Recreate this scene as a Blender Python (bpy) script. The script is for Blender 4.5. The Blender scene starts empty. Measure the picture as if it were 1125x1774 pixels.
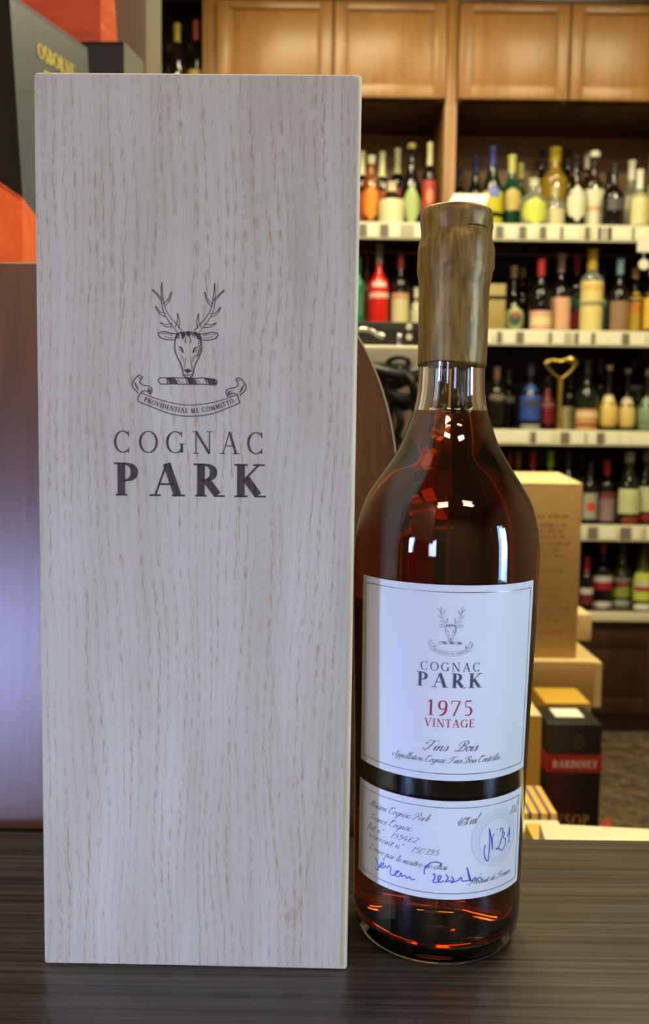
import bpy, bmesh, math, random
from mathutils import Vector, Matrix
random.seed(7)
S = bpy.context.scene
COL = S.collection

# ---------------------------------------------------------------- camera
FPX = 1600.0; PITCH = math.radians(4.86); ROLL = math.radians(0.8); CAMZ = 0.2295
cam_d = bpy.data.cameras.new('camera'); cam = bpy.data.objects.new('camera', cam_d); COL.objects.link(cam)
S.camera = cam
_f = Vector((0, math.cos(PITCH), -math.sin(PITCH))); _r0 = Vector((1, 0, 0)); _u0 = _r0.cross(_f)
_r = _r0 * math.cos(ROLL) + _u0 * math.sin(ROLL); _u = _u0 * math.cos(ROLL) - _r0 * math.sin(ROLL)
CP = Vector((0, 0, CAMZ))
M3 = Matrix((( _r.x, _u.x, -_f.x), (_r.y, _u.y, -_f.y), (_r.z, _u.z, -_f.z)))
cam.matrix_world = Matrix.Translation(CP) @ M3.to_4x4()
cam_d.sensor_fit = 'VERTICAL'; cam_d.sensor_height = 36.0; cam_d.sensor_width = 36.0
cam_d.lens = FPX / 1774.0 * 36.0; cam_d.clip_start = 0.01; cam_d.clip_end = 50
cam_d.dof.use_dof = True; cam_d.dof.focus_distance = 0.385; cam_d.dof.aperture_fstop = 14.0

# ---------------------------------------------------------------- world, lights, exposure
W = bpy.data.worlds.new('world'); S.world = W; W.use_nodes = True
W.node_tree.nodes['Background'].inputs[0].default_value = (0.45, 0.62, 1.0, 1)
W.node_tree.nodes['Background'].inputs[1].default_value = 0.3
S.view_settings.view_transform = 'Standard'; S.view_settings.look = 'None'
S.view_settings.gamma = 1.0; S.view_settings.use_curve_mapping = False
S.view_settings.exposure = 0.0

def area_light(name, loc, target, sx, sy, power, color, spread=180):
    d = bpy.data.lights.new(name, 'AREA'); d.shape = 'RECTANGLE'; d.size = sx; d.size_y = sy
    d.energy = power; d.color = color; d.spread = math.radians(spread)
    o = bpy.data.objects.new(name, d); COL.objects.link(o)
    o.location = loc
    o.rotation_euler = (Vector(target) - Vector(loc)).to_track_quat('-Z', 'Y').to_euler()
    return o
# room: X -2.4..2.6, Y -2.6..3.9, Z -0.90..1.95 (table top is z = 0)
RX0, RX1, RY0, RY1, RZ0, RZ1 = -2.4, 2.6, -2.6, 3.9, -0.905, 1.95
# daylight through window_1 (left wall) and window_2 (right wall): lights stand in the openings
WIN1 = (-1.75, -1.37, 0.05, 1.40)      # y0 y1 z0 z1 on the left wall
WIN2 = (-0.95, -0.45, -0.30, 0.95)       # on the right wall
area_light('daylight_left', (RX0 - 0.06, (WIN1[0]+WIN1[1])/2, (WIN1[2]+WIN1[3])/2), (0, 0.1, 0.2),
           WIN1[1]-WIN1[0], WIN1[3]-WIN1[2], 20, (0.29, 0.47, 1.0), 44)
area_light('daylight_right', (RX1 + 0.06, (WIN2[0]+WIN2[1])/2, (WIN2[2]+WIN2[3])/2), (0.1, 0.3, 0.15),
           WIN2[1]-WIN2[0], WIN2[3]-WIN2[2], 5.5, (0.36, 0.60, 1.0), 34)
WIN3 = (-1.60, -1.02, 0.00, 0.80)        # x0 x1 z0 z1 on the wall behind the camera
area_light('daylight_behind', ((WIN3[0]+WIN3[1])/2, RY0 - 0.06, (WIN3[2]+WIN3[3])/2), (-0.25, 0.5, 0.1),
           WIN3[1]-WIN3[0], WIN3[3]-WIN3[2], 1.9, (0.42, 0.50, 1.0), 36)
LAMPS = [(-.45, -1.45), (0.9, -1.3), (-1.2, 1.0), (0.9, 0.9), (-0.2, 1.95), (1.15, 1.95), (0.05, 2.72), (0.95, 2.72)]
LAMP_POWER = [15, 15, 12, 15, 32, 28, 13, 7]
LAMP_COL = [(1.0, 0.84, 0.58)] * 4 + [(1.0, 0.86, 0.50)] * 4

# ---------------------------------------------------------------- helpers
def at(px, py, Y):
    d = _r * ((px - 562.5) / FPX) - _u * ((py - 887) / FPX) + _f
    return CP + d * (Y / d.y)
def lin(c): return tuple((x / 12.92 if x <= 0.04045 else ((x + 0.055) / 1.055) ** 2.4) for x in c)
def rgb(r, g, b): return lin((r / 255, g / 255, b / 255)) + (1,)

class MB:
    def __init__(s): s.v = []; s.f = []; s.m = []
    def add(s, vs, fs, mi=0):
        o = len(s.v); s.v += [tuple(v) for v in vs]; s.f += [tuple(i + o for i in f) for f in fs]; s.m += [mi] * len(fs); return s
    def box(s, x0, x1, y0, y1, z0, z1, mi=0):
        vs = [(x, y, z) for z in (z0, z1) for y in (y0, y1) for x in (x0, x1)]
        return s.add(vs, [(0, 2, 3, 1), (4, 5, 7, 6), (0, 1, 5, 4), (2, 6, 7, 3), (0, 4, 6, 2), (1, 3, 7, 5)], mi)
    def prism(s, pts, z0, z1, top=None, mi=0):          # footprint polygon, ccw from above
        n = len(pts); top = top or pts
        vs = [(p[0], p[1], z0) for p in pts] + [(p[0], p[1], z1) for p in top]
        return s.add(vs, [tuple(range(n))[::-1], tuple(range(n, 2 * n))] + [(i, (i + 1) % n, n + (i + 1) % n, n + i) for i in range(n)], mi)
    def lathe(s, prof, n=32, cx=0, cy=0, cap0=True, cap1=True, fn=None, flip=False, mi=0):
        vs = []; k = len(prof)
        for j, (r, z) in enumerate(prof):
            for i in range(n):
                a = 2 * math.pi * i / n
                rr, zz = (r, z) if fn is None else fn(r, z, a)
                vs.append((cx + rr * math.cos(a), cy + rr * math.sin(a), zz))
        fs = [(j * n + i, j * n + (i + 1) % n, (j + 1) * n + (i + 1) % n, (j + 1) * n + i) for j in range(k - 1) for i in range(n)]
        if cap0: fs.append(tuple(range(n))[::-1])
        if cap1: fs.append(tuple(range((k - 1) * n, k * n)))
        if flip: fs = [f[::-1] for f in fs]
        return s.add(vs, fs, mi)
    def tube(s, pts, r, n=10, caps=True, mi=0):
        pts = [Vector(p) for p in pts]; vs = []; prev = None
        for i, p in enumerate(pts):
            t = (pts[min(i + 1, len(pts) - 1)] - pts[max(i - 1, 0)]).normalized()
            if prev is None:
                a = Vector((0, 0, 1)) if abs(t.z) < .9 else Vector((1, 0, 0)); nrm = t.cross(a).normalized()
            else: nrm = (prev - t * prev.dot(t)).normalized()
            prev = nrm; b = t.cross(nrm); rr = r[i] if isinstance(r, (list, tuple)) else r
            for k in range(n):
                q = 2 * math.pi * k / n; vs.append(p + nrm * math.cos(q) * rr + b * math.sin(q) * rr)
        m = len(pts)
        fs = [(j * n + k, j * n + (k + 1) % n, (j + 1) * n + (k + 1) % n, (j + 1) * n + k) for j in range(m - 1) for k in range(n)]
        if caps: fs += [tuple(range(n))[::-1], tuple(range((m - 1) * n, m * n))]
        return s.add(vs, fs, mi)
    def build(s, name, mats, parent=None, smooth=False, bevel=0, seg=2, loc=None, rot=None, keep_normals=False):
        me = bpy.data.meshes.new(name); me.from_pydata(s.v, [], s.f)
        if not isinstance(mats, (list, tuple)): mats = [mats]
        for m in mats: me.materials.append(m)
        for p, mi in zip(me.polygons, s.m): p.material_index = mi
        bm = bmesh.new(); bm.from_mesh(me)
        if not keep_normals: bmesh.ops.recalc_face_normals(bm, faces=bm.faces)
        if bevel:
            bmesh.ops.bevel(bm, geom=list(bm.edges), offset=bevel, segments=seg, profile=0.5, affect='EDGES', clamp_overlap=True)
        bm.to_mesh(me); bm.free()
        if smooth or bevel:
            for p in me.polygons: p.use_smooth = True
            if smooth != 'full':
                try: me.set_sharp_from_angle(angle=math.radians(35))
                except Exception: pass
        o = bpy.data.objects.new(name, me); COL.objects.link(o)
        if parent: o.parent = parent
        if loc: o.location = loc
        if rot: o.rotation_euler = rot
        return o
def tag(o, label=None, cat=None, group=None, kind=None):
    if label: o['label'] = label
    if cat: o['category'] = cat
    if group: o['group'] = group
    if kind: o['kind'] = kind
    return o
def empty(name, loc=(0, 0, 0), rot=(0, 0, 0), label=None, cat=None, group=None):
    o = bpy.data.objects.new(name, None); COL.objects.link(o); o.location = loc; o.rotation_euler = rot
    o.empty_display_size = 0.02
    return tag(o, label, cat, group)
def crom(pts, n=8):                                   # Catmull-Rom through points
    P = [Vector(p) for p in pts]; out = []
    if len(P) < 3: return P
    for i in range(len(P) - 1):
        a = P[i - 1] if i else P[0] * 2 - P[1]; b, c = P[i], P[i + 1]; d = P[i + 2] if i + 2 < len(P) else c * 2 - b
        for k in range(n):
            t = k / n
            out.append(0.5 * ((2 * b) + (c - a) * t + (2 * a - 5 * b + 4 * c - d) * t * t + (3 * b - a - 3 * c + d) * t ** 3))
    out.append(P[-1]); return out

# ---------------------------------------------------------------- materials
def mat(name, color=(0.5, 0.5, 0.5, 1), rough=0.5, metal=0.0, trans=0.0, ior=1.45, coat=0.0, emit=None, es=0.0, bump=None, var=None, spec=0.5):
    m = bpy.data.materials.new(name); m.use_nodes = True; nt = m.node_tree; b = nt.nodes['Principled BSDF']
    b.inputs['Base Color'].default_value = color; b.inputs['Roughness'].default_value = rough
    b.inputs['Metallic'].default_value = metal; b.inputs['Transmission Weight'].default_value = trans
    b.inputs['IOR'].default_value = ior; b.inputs['Coat Weight'].default_value = coat
    b.inputs['Specular IOR Level'].default_value = spec
    if emit: b.inputs['Emission Color'].default_value = emit; b.inputs['Emission Strength'].default_value = es
    tc = nt.nodes.new('ShaderNodeTexCoord')
    if bump or var:
        nz = nt.nodes.new('ShaderNodeTexNoise'); nz.inputs['Scale'].default_value = (bump or var)[0]; nz.inputs['Detail'].default_value = 4
        nt.links.new(tc.outputs['Object'], nz.inputs['Vector'])
    if bump:
        bp = nt.nodes.new('ShaderNodeBump'); bp.inputs['Strength'].default_value = bump[1]; bp.inputs['Distance'].default_value = bump[2]
        nt.links.new(nz.outputs[0], bp.inputs['Height']); nt.links.new(bp.outputs[0], b.inputs['Normal'])
    if var:                                            # (scale, colour2)
        n2 = nt.nodes.new('ShaderNodeTexNoise'); n2.inputs['Scale'].default_value = var[0]; n2.inputs['Detail'].default_value = 5
        nt.links.new(tc.outputs['Object'], n2.inputs['Vector'])
        rp = nt.nodes.new('ShaderNodeValToRGB'); rp.color_ramp.elements[0].position = .35; rp.color_ramp.elements[1].position = .65
        rp.color_ramp.elements[0].color = color; rp.color_ramp.elements[1].color = var[1]
        nt.links.new(n2.outputs[0], rp.inputs[0]); nt.links.new(rp.outputs[0], b.inputs['Base Color'])
    return m
def wood(name, base, dark, stretch, rough=0.4, bump=0.0, lo=.35, hi=.7, coat=0.0, spec=0.5, bumpd=0.0004, fine=None):
    m = bpy.data.materials.new(name); m.use_nodes = True; nt = m.node_tree; N = nt.nodes; L = nt.links; b = N['Principled BSDF']
    tc = N.new('ShaderNodeTexCoord'); mp = N.new('ShaderNodeMapping'); mp.inputs['Scale'].default_value = stretch
    nz = N.new('ShaderNodeTexNoise'); nz.inputs['Scale'].default_value = 1.0; nz.inputs['Detail'].default_value = 6; nz.inputs['Roughness'].default_value = .6
    nz.inputs['Distortion'].default_value = .4
    rp = N.new('ShaderNodeValToRGB'); rp.color_ramp.elements[0].position = lo; rp.color_ramp.elements[1].position = hi
    rp.color_ramp.elements[0].color = dark; rp.color_ramp.elements[1].color = base
    L.new(tc.outputs['Object'], mp.inputs[0]); L.new(mp.outputs[0], nz.inputs['Vector']); L.new(nz.outputs[0], rp.inputs[0]); L.new(rp.outputs[0], b.inputs['Base Color'])
    b.inputs['Roughness'].default_value = rough; b.inputs['Coat Weight'].default_value = coat; b.inputs['Coat Roughness'].default_value = .24; b.inputs['Specular IOR Level'].default_value = spec
    if bump:
        src = nz
        if fine:
            src = N.new('ShaderNodeTexNoise'); src.inputs['Scale'].default_value = fine; src.inputs['Detail'].default_value = 2
            L.new(tc.outputs['Object'], src.inputs['Vector'])
        bp = N.new('ShaderNodeBump'); bp.inputs['Strength'].default_value = bump; bp.inputs['Distance'].default_value = bumpd
        L.new(src.outputs[0], bp.inputs['Height']); L.new(bp.outputs[0], b.inputs['Normal'])
    return m

M = {}
def ash_material():                                    # pale ash veneer: early-wood lines broken into short pores
    m = bpy.data.materials.new('pale_ash'); m.use_nodes = True; nt = m.node_tree; N = nt.nodes; L = nt.links; b = N['Principled BSDF']
    tc = N.new('ShaderNodeTexCoord')
    def noise(scale, detail=2, src=None, rough=.5):
        mp = N.new('ShaderNodeMapping'); mp.inputs['Scale'].default_value = scale
        L.new(src or tc.outputs['Object'], mp.inputs[0]); n = N.new('ShaderNodeTexNoise'); n.inputs['Scale'].default_value = 1
        n.inputs['Detail'].default_value = detail; n.inputs['Roughness'].default_value = rough; L.new(mp.outputs[0], n.inputs['Vector']); return n.outputs[0]
    def math_(op, a, c):
        n = N.new('ShaderNodeMath'); n.operation = op
        for i, x in enumerate((a, c)):
            if isinstance(x, (int, float)): n.inputs[i].default_value = x
            elif x is not None: L.new(x, n.inputs[i])
        return n.outputs[0]
    def ramp(v, p0, c0, p1, c1):
        r = N.new('ShaderNodeValToRGB'); r.color_ramp.elements[0].position = p0; r.color_ramp.elements[1].position = p1
        r.color_ramp.elements[0].color = c0; r.color_ramp.elements[1].color = c1; L.new(v, r.inputs[0]); return r.outputs[0]
    sep = N.new('ShaderNodeSeparateXYZ'); L.new(tc.outputs['Object'], sep.inputs[0])
    wob = noise((11, 1, 2.6), 3)
    wob2 = noise((40, 1, 14), 2)
    x = math_('ADD', sep.outputs[0], math_('MULTIPLY', wob, 0.050)); x = math_('ADD', x, math_('MULTIPLY', wob2, 0.0035))
    # cathedral grain near the lower right: V-shaped rings
    dx = math_('ABSOLUTE', math_('SUBTRACT', sep.outputs[0], 0.1065), None)
    vz = math_('SUBTRACT', sep.outputs[2], 0.018)
    cone = math_('SUBTRACT', dx, math_('MULTIPLY', math_('MAXIMUM', vz, 0.0), 0.11))
    wmask = math_('SUBTRACT', 1.0, math_('SMOOTH_MIN', math_('DIVIDE', dx, 0.022), 1.0))
    rings = math_('FRACT', math_('MULTIPLY', x, 270.0), None)
    ringm = math_('SUBTRACT', 1.0, math_('MULTIPLY', math_('ABSOLUTE', math_('SUBTRACT', rings, .5), None), 2.0))   # 0..1 peak mid
    pores = noise((1500, 1, 190), 2)
    cloud = noise((60, 1, 7), 3)
    line = math_('MULTIPLY', math_('POWER', ringm, 1.6), math_('MULTIPLY', math_('MAXIMUM', math_('SUBTRACT', pores, .42), 0.0), 4.6))
    line = math_('MULTIPLY', line, math_('MULTIPLY', math_('MAXIMUM', math_('SUBTRACT', noise((170, 1, 12), 2), .25), 0.0), 3.6))
    # the V mark
    d2 = math_('MULTIPLY', math_('MULTIPLY', dx, dx), 520.0)
    for zc_, wd, g_ in ((.026, .0065, 4.2), (.085, .007, 1.8), (.150, .008, 1.4)):
        e = math_('ABSOLUTE', math_('SUBTRACT', math_('SUBTRACT', math_('ADD', sep.outputs[2], math_('MULTIPLY', wob2, .006)), zc_), d2), None)
        vm = math_('MULTIPLY', math_('MAXIMUM', math_('SUBTRACT', 1.0, math_('DIVIDE', e, wd)), 0.0), math_('LESS_THAN', dx, 0.0125))
        vm = math_('MULTIPLY', vm, math_('MAXIMUM', math_('SUBTRACT', noise((1300, 1, 200), 2), .40), 0.0))
        line = math_('ADD', line, math_('MULTIPLY', vm, g_))
    fine = noise((2600, 1, 40), 2)
    basec = ramp(cloud, .3, rgb(180, 163, 138), .7, rgb(198, 184, 162))
    mx = N.new('ShaderNodeMix'); mx.data_type = 'RGBA'; L.new(math_('MINIMUM', math_('MULTIPLY', line, .75), .85), mx.inputs[0]); L.new(basec, mx.inputs[6]); mx.inputs[7].default_value = rgb(164, 130, 88)
    mx2 = N.new('ShaderNodeMix'); mx2.data_type = 'RGBA'; mx2.blend_type = 'MULTIPLY'; mx2.inputs[0].default_value = .35
    L.new(mx.outputs[2], mx2.inputs[6]); L.new(ramp(fine, .3, (.75, .74, .72, 1), .7, (1, 1, 1, 1)), mx2.inputs[7])
    L.new(mx2.outputs[2], b.inputs['Base Color']); b.inputs['Roughness'].default_value = .55; b.inputs['Specular IOR Level'].default_value = .3
    bp = N.new('ShaderNodeBump'); bp.inputs['Strength'].default_value = .25; bp.inputs['Distance'].default_value = .0002; L.new(math_('SUBTRACT', fine, line), bp.inputs['Height']); L.new(bp.outputs[0], b.inputs['Normal'])
    return m
M['ash'] = ash_material()
M['ash_edge'] = wood('pale_ash_edge', rgb(225, 208, 170), rgb(200, 180, 140), (300, 60, 20), .6)
M['burn'] = wood('burnt_print', rgb(92, 76, 66), rgb(44, 36, 34), (1400, 1, 90), .75, lo=.3, hi=.75, spec=.2)
M['wenge'] = wood('wenge_laminate', rgb(84, 74, 62), rgb(36, 31, 27), (4, 380, 60), .36, .35, .38, .68, spec=.5, bumpd=.0003)
M['mahogany'] = wood('mahogany_laminate', rgb(116, 72, 38), rgb(88, 50, 24), (160, 160, 8), .28, .12, .3, .75, coat=.6, fine=1600, bumpd=.0002)
M['band'] = mat('edge_banding', rgb(150, 125, 88), .5)
M['oak'] = wood('cupboard_oak', rgb(160, 116, 64), rgb(138, 98, 50), (30, 30, 3), .36, .05, .3, .7, spec=.5)
M['oak_dark'] = wood('dark_brown_wood', rgb(88, 60, 38), rgb(62, 40, 24), (30, 30, 4), .4)
M['cab_back'] = wood('cabinet_back_wood', rgb(176, 136, 94), rgb(156, 118, 80), (20, 20, 3), .45)
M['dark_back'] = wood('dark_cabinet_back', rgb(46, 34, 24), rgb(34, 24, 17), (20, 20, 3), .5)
M['niche'] = mat('black_niche', rgb(22, 18, 16), .6)
M['rail'] = mat('cream_price_rail', rgb(214, 210, 182), .4)
M['tagw'] = mat('white_tag', rgb(232, 229, 205), .5)
M['tagg'] = mat('grey_tag', rgb(112, 108, 94), .6)
M['tagm'] = mat('pale_grey_tag', rgb(176, 172, 150), .6)
M['plinth'] = wood('plinth_wood', rgb(66, 38, 18), rgb(44, 24, 12), (25, 25, 4), .4)
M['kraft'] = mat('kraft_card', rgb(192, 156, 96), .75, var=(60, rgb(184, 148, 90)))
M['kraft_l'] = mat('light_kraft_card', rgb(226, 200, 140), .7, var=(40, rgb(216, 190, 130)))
M['kraft_ink'] = mat('kraft_ink', rgb(120, 94, 56), .8)
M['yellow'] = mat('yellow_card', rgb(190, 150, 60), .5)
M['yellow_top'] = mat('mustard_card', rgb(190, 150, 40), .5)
M['blackcard'] = mat('black_card', rgb(22, 22, 19), .35)
M['redband'] = mat('red_band', rgb(150, 42, 30), .5)
M['gold_ink'] = mat('gold_ink', rgb(150, 130, 70), .4)
M['white_ink'] = mat('white_ink', rgb(205, 190, 175), .5)
M['sticker'] = mat('white_sticker', rgb(225, 222, 205), .5)
M['cream'] = mat('cream_card', rgb(226, 220, 182), .55)
M['purple'] = mat('purple_stripe', rgb(92, 72, 104), .6)
M['redcone'] = mat('red_plastic', rgb(215, 70, 50), .4)
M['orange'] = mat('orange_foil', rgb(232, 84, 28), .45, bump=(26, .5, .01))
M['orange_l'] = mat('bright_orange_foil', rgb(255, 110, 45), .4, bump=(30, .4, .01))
M['greybox'] = mat('grey_coated_card', rgb(98, 102, 92), .32, spec=.6)  # black card with its reflected light put into the colour as grey
M['greybox2'] = mat('pale_grey_card', rgb(130, 130, 115), .4)  # real grey card, and the brown carton's side with light in its colour
M['brownbox'] = mat('dark_brown_card', rgb(44, 32, 24), .5)
M['wall'] = mat('wall_paint', rgb(150, 132, 105), .8)
M['ceil'] = mat('ceiling_paint', rgb(190, 180, 158), .85)
M['chrome'] = mat('chrome', rgb(200, 200, 195), .2, 1.0)
M['blackpl'] = mat('black_plastic', rgb(18, 18, 18), .4)
M['appl'] = mat('cream_plastic', rgb(218, 212, 176), .45)
M['darkgreen'] = mat('dark_green_black_plastic', rgb(40, 44, 30), .4)
M['beige'] = mat('beige_pink_card', rgb(184, 160, 132), .6)
M['gold'] = mat('brass', rgb(190, 165, 80), .3, .9)
M['lamp_frame'] = mat('lamp_frame', rgb(210, 208, 200), .5)
M['lampglow'] = mat('lamp_diffuser', rgb(255, 245, 225), .5, emit=(1, .86, .66, 1), es=4.0)
M['frame'] = mat('window_frame_white', rgb(220, 222, 225), .5)
def granite():
    m = bpy.data.materials.new('speckled_granite'); m.use_nodes = True; nt = m.node_tree; N = nt.nodes; L = nt.links; b = N['Principled BSDF']
    tc = N.new('ShaderNodeTexCoord'); v = N.new('ShaderNodeTexNoise'); v.inputs['Scale'].default_value = 22; v.inputs['Detail'].default_value = 6; v.inputs['Roughness'].default_value = .7
    L.new(tc.outputs['Object'], v.inputs['Vector']); rp = N.new('ShaderNodeValToRGB'); e = rp.color_ramp.elements
    e[0].position = .36; e[0].color = rgb(52, 46, 36); e[1].position = .70; e[1].color = rgb(140, 108, 80)
    k = e.new(.52); k.color = rgb(94, 82, 60)
    L.new(v.outputs[0], rp.inputs[0]); L.new(rp.outputs[0], b.inputs['Base Color']); b.inputs['Roughness'].default_value = .35; return m
M['granite'] = granite()
def pane_mat():
    m = bpy.data.materials.new('window_glass'); m.use_nodes = True; nt = m.node_tree; N = nt.nodes; N.clear()
    o = N.new('ShaderNodeOutputMaterial'); t = N.new('ShaderNodeBsdfTransparent'); g = N.new('ShaderNodeBsdfGlossy'); g.inputs['Roughness'].default_value = .02
    mx = N.new('ShaderNodeMixShader'); mx.inputs[0].default_value = .05
    nt.links.new(t.outputs[0], mx.inputs[1]); nt.links.new(g.outputs[0], mx.inputs[2]); nt.links.new(mx.outputs[0], o.inputs[0]); return m
M['pane'] = pane_mat()
def absorb_glass(name, ior, sigma, color=(1, 1, 1, 1), rough=0.0):
    m = bpy.data.materials.new(name); m.use_nodes = True; nt = m.node_tree; N = nt.nodes; N.clear()
    o = N.new('ShaderNodeOutputMaterial'); g = N.new('ShaderNodeBsdfGlass'); g.inputs['IOR'].default_value = ior; g.inputs['Roughness'].default_value = rough
    g.inputs['Color'].default_value = color; nt.links.new(g.outputs[0], o.inputs['Surface'])
    if sigma:
        v = N.new('ShaderNodeVolumeAbsorption'); mxs = max(sigma); v.inputs['Density'].default_value = mxs
        v.inputs['Color'].default_value = tuple(1 - s / mxs for s in sigma) + (1,)
        nt.links.new(v.outputs[0], o.inputs['Volume'])
    return m
M['glass'] = absorb_glass('clear_glass', 1.5, (1.2, .8, 1.6))
M['cognac'] = absorb_glass('cognac', 1.36, (22, 66, 165))
def wax_mat():
    m = mat('gold_wax', rgb(118, 84, 32), .42, .35, bump=(240, .35, .0006), spec=.4); nt = m.node_tree; b = nt.nodes['Principled BSDF']
    tc = nt.nodes.new('ShaderNodeTexCoord'); mp = nt.nodes.new('ShaderNodeMapping'); mp.inputs['Scale'].default_value = (500, 500, 60)
    n = nt.nodes.new('ShaderNodeTexNoise'); n.inputs['Scale'].default_value = 1; nt.links.new(tc.outputs['Object'], mp.inputs[0]); nt.links.new(mp.outputs[0], n.inputs['Vector'])
    r = nt.nodes.new('ShaderNodeValToRGB'); r.color_ramp.elements[0].position = .35; r.color_ramp.elements[0].color = rgb(104, 74, 26); r.color_ramp.elements[1].position = .65; r.color_ramp.elements[1].color = rgb(140, 106, 44)
    nt.links.new(n.outputs[0], r.inputs[0]); nt.links.new(r.outputs[0], b.inputs['Base Color']); return m
M['wax'] = wax_mat()
M['paper'] = mat('label_paper', rgb(210, 207, 200), .55, spec=.4, bump=(900, .08, .0001))
M['ink'] = mat('grey_ink', rgb(70, 72, 80), .5)
M['ink_light'] = mat('pale_grey_ink', rgb(120, 120, 128), .5)
M['ink_faint'] = mat('faint_grey_ink', rgb(188, 190, 198), .6)
M['redink'] = mat('red_ink', rgb(165, 30, 50), .5)
M['blueink'] = mat('blue_pen_ink', rgb(52, 60, 168), .5)
M['silver'] = mat('silver_foil', rgb(150, 146, 142), .3, .8)

# ---------------------------------------------------------------- room shell (the setting)
def struct(o): o['kind'] = 'structure'; return o
struct(MB().box(RX0 - .1, RX1 + .1, RY0 - .1, RY1 + .1, RZ0 - .1, RZ0).build('floor', M['granite']))
struct(MB().box(RX0 - .1, RX1 + .1, RY0 - .1, RY1 + .1, RZ1, RZ1 + .1).build('ceiling', M['ceil']))
struct(MB().box(RX0, RX1, RY1, RY1 + .1, RZ0, RZ1).build('wall_back', M['wall']))
struct(MB().box(RX0, WIN3[0], RY0 - .1, RY0, RZ0, RZ1).box(WIN3[1], RX1, RY0 - .1, RY0, RZ0, RZ1).box(WIN3[0], WIN3[1], RY0 - .1, RY0, RZ0, WIN3[2]).box(WIN3[0], WIN3[1], RY0 - .1, RY0, WIN3[3], RZ1).build('wall_front', M['wall']))
def wall_with_window(name, x0, x1, W4):
    b = MB(); y0, y1, z0, z1 = W4
    b.box(x0, x1, RY0, y0, RZ0, RZ1); b.box(x0, x1, y1, RY1, RZ0, RZ1); b.box(x0, x1, y0, y1, RZ0, z0); b.box(x0, x1, y0, y1, z1, RZ1)
    return struct(b.build(name, M['wall']))
wall_with_window('wall_left', RX0 - .1, RX0, WIN1); wall_with_window('wall_right', RX1, RX1 + .1, WIN2)
def window(name, x, W4):
    y0, y1, z0, z1 = W4; r = struct(empty(name, (x, (y0 + y1) / 2, z0))); hy = (y1 - y0) / 2; h = z1 - z0
    b = MB()
    b.box(-.02, .02, -hy, -hy + .04, 0, h); b.box(-.02, .02, hy - .04, hy, 0, h); b.box(-.02, .02, -hy + .04, hy - .04, 0, .04); b.box(-.02, .02, -hy + .04, hy - .04, h - .04, h)
    b.build('window_frame', M['frame'], r); MB().box(-.003, .003, -hy + .04, hy - .04, .04, h - .04).build('pane', M['pane'], r)
struct(MB().box(-.98, -.92, -1.75, .20, .43, RZ1).build('trim_1', M['wall']))      # unseen blocker added left of the counter to shade the box top
window('window_1', RX0 - .03, WIN1); window('window_2', RX1 + .03, WIN2)
r = struct(empty('window_3', ((WIN3[0] + WIN3[1]) / 2, RY0 - .03, WIN3[2]))); hw_ = (WIN3[1] - WIN3[0]) / 2; h_ = WIN3[3] - WIN3[2]
MB().box(-hw_, -hw_ + .03, -.02, .02, 0, h_).box(hw_ - .03, hw_, -.02, .02, 0, h_).box(-hw_ + .03, hw_ - .03, -.02, .02, 0, .03).box(-hw_ + .03, hw_ - .03, -.02, .02, h_ - .03, h_).build('window_frame', M['frame'], r)
MB().box(-hw_ + .03, hw_ - .03, -.003, .003, .03, h_ - .03).build('pane', M['pane'], r)
where = ['above the counter, left of the camera side', 'above the counter, right of the camera side', 'mid room on the left', 'mid room on the right', 'close to the left shelving', 'close to the right shelving', 'right before the middle cupboard doors', 'right before the right cupboard doors']
for i, ((x, y), p, lc) in enumerate(zip(LAMPS, LAMP_POWER, LAMP_COL)):
    r = empty('ceiling_light', (x, y, RZ1), label='square ceiling light panel ' + where[i], cat='light', group='ceiling light panels')
    MB().box(-.32, .32, -.16, .16, -.03, 0).build('lamp_frame', M['lamp_frame'], r, bevel=.004)
    MB().box(-.29, .29, -.13, .13, -.034, -.030).build('diffuser', M['lampglow'], r)
    area_light('lamp_glow', (x, y, RZ1 - .04), (x, y, 0), .58, .26, p, lc)

# ---------------------------------------------------------------- counter table
t = empty('counter_table', (0, 0, RZ0), label='dark wenge laminate counter the wooden box and cognac bottle stand on', cat='table')
H0 = -RZ0
MB().box(-.9, .9, -.10, .5115, H0 - .036, H0).build('tabletop', M['wenge'], t, bevel=.0012)
for x in (-.86, .86): MB().box(x - .02, x + .02, -.06, .48, 0, H0 - .036).build('leg_panel', M['wenge'], t, bevel=.001)
MB().box(-.84, .84, .44, .46, .12, H0 - .036).build('back_panel', M['wenge'], t)

# ---------------------------------------------------------------- brown rounded panel behind the table
TILT = math.radians(9); PY0 = .531
pr = empty('display_screen', (0, PY0, RZ0),  label='glossy brown wooden panel with rounded corner standing behind the wooden box', cat='panel')
PB = -RZ0 - .007; TP_ = Matrix.Translation((0, PY0, -.007)) @ Matrix.Rotation(-TILT, 4, 'X'); TPI = TP_.inverted()
def pz(px, py):
    d = _r * ((px - 562.5) / FPX) - _u * ((py - 887) / FPX) + _f; o_ = TPI @ CP; dd = TPI.to_3x3() @ d; return o_ + dd * (-o_.y / dd.y)
zt = pz(438, 463).z
arc = []
for k in range(25):
    a = math.pi / 2 * k / 24
    q = pz(438 + 250 * math.sin(a), 850 - 387 * math.cos(a)); arc.append((q.x, q.z))
lower = [(arc[-1][0] + .001, .13), (arc[-1][0] - .002, 0)]
outl = [(-.62, 0), (-.62, zt)] + arc + lower
b = MB(); n = len(outl); T = .016
b.add([(x, 0, z) for x, z in outl] + [(x, T, z) for x, z in outl], [tuple(range(n)), tuple(range(n, 2 * n))[::-1]])
b.build('panel_face', M['mahogany'], pr, loc=(0, 0, PB), rot=(-TILT, 0, 0))
b = MB()
o2 = [(x, z) for x, z in outl]
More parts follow.
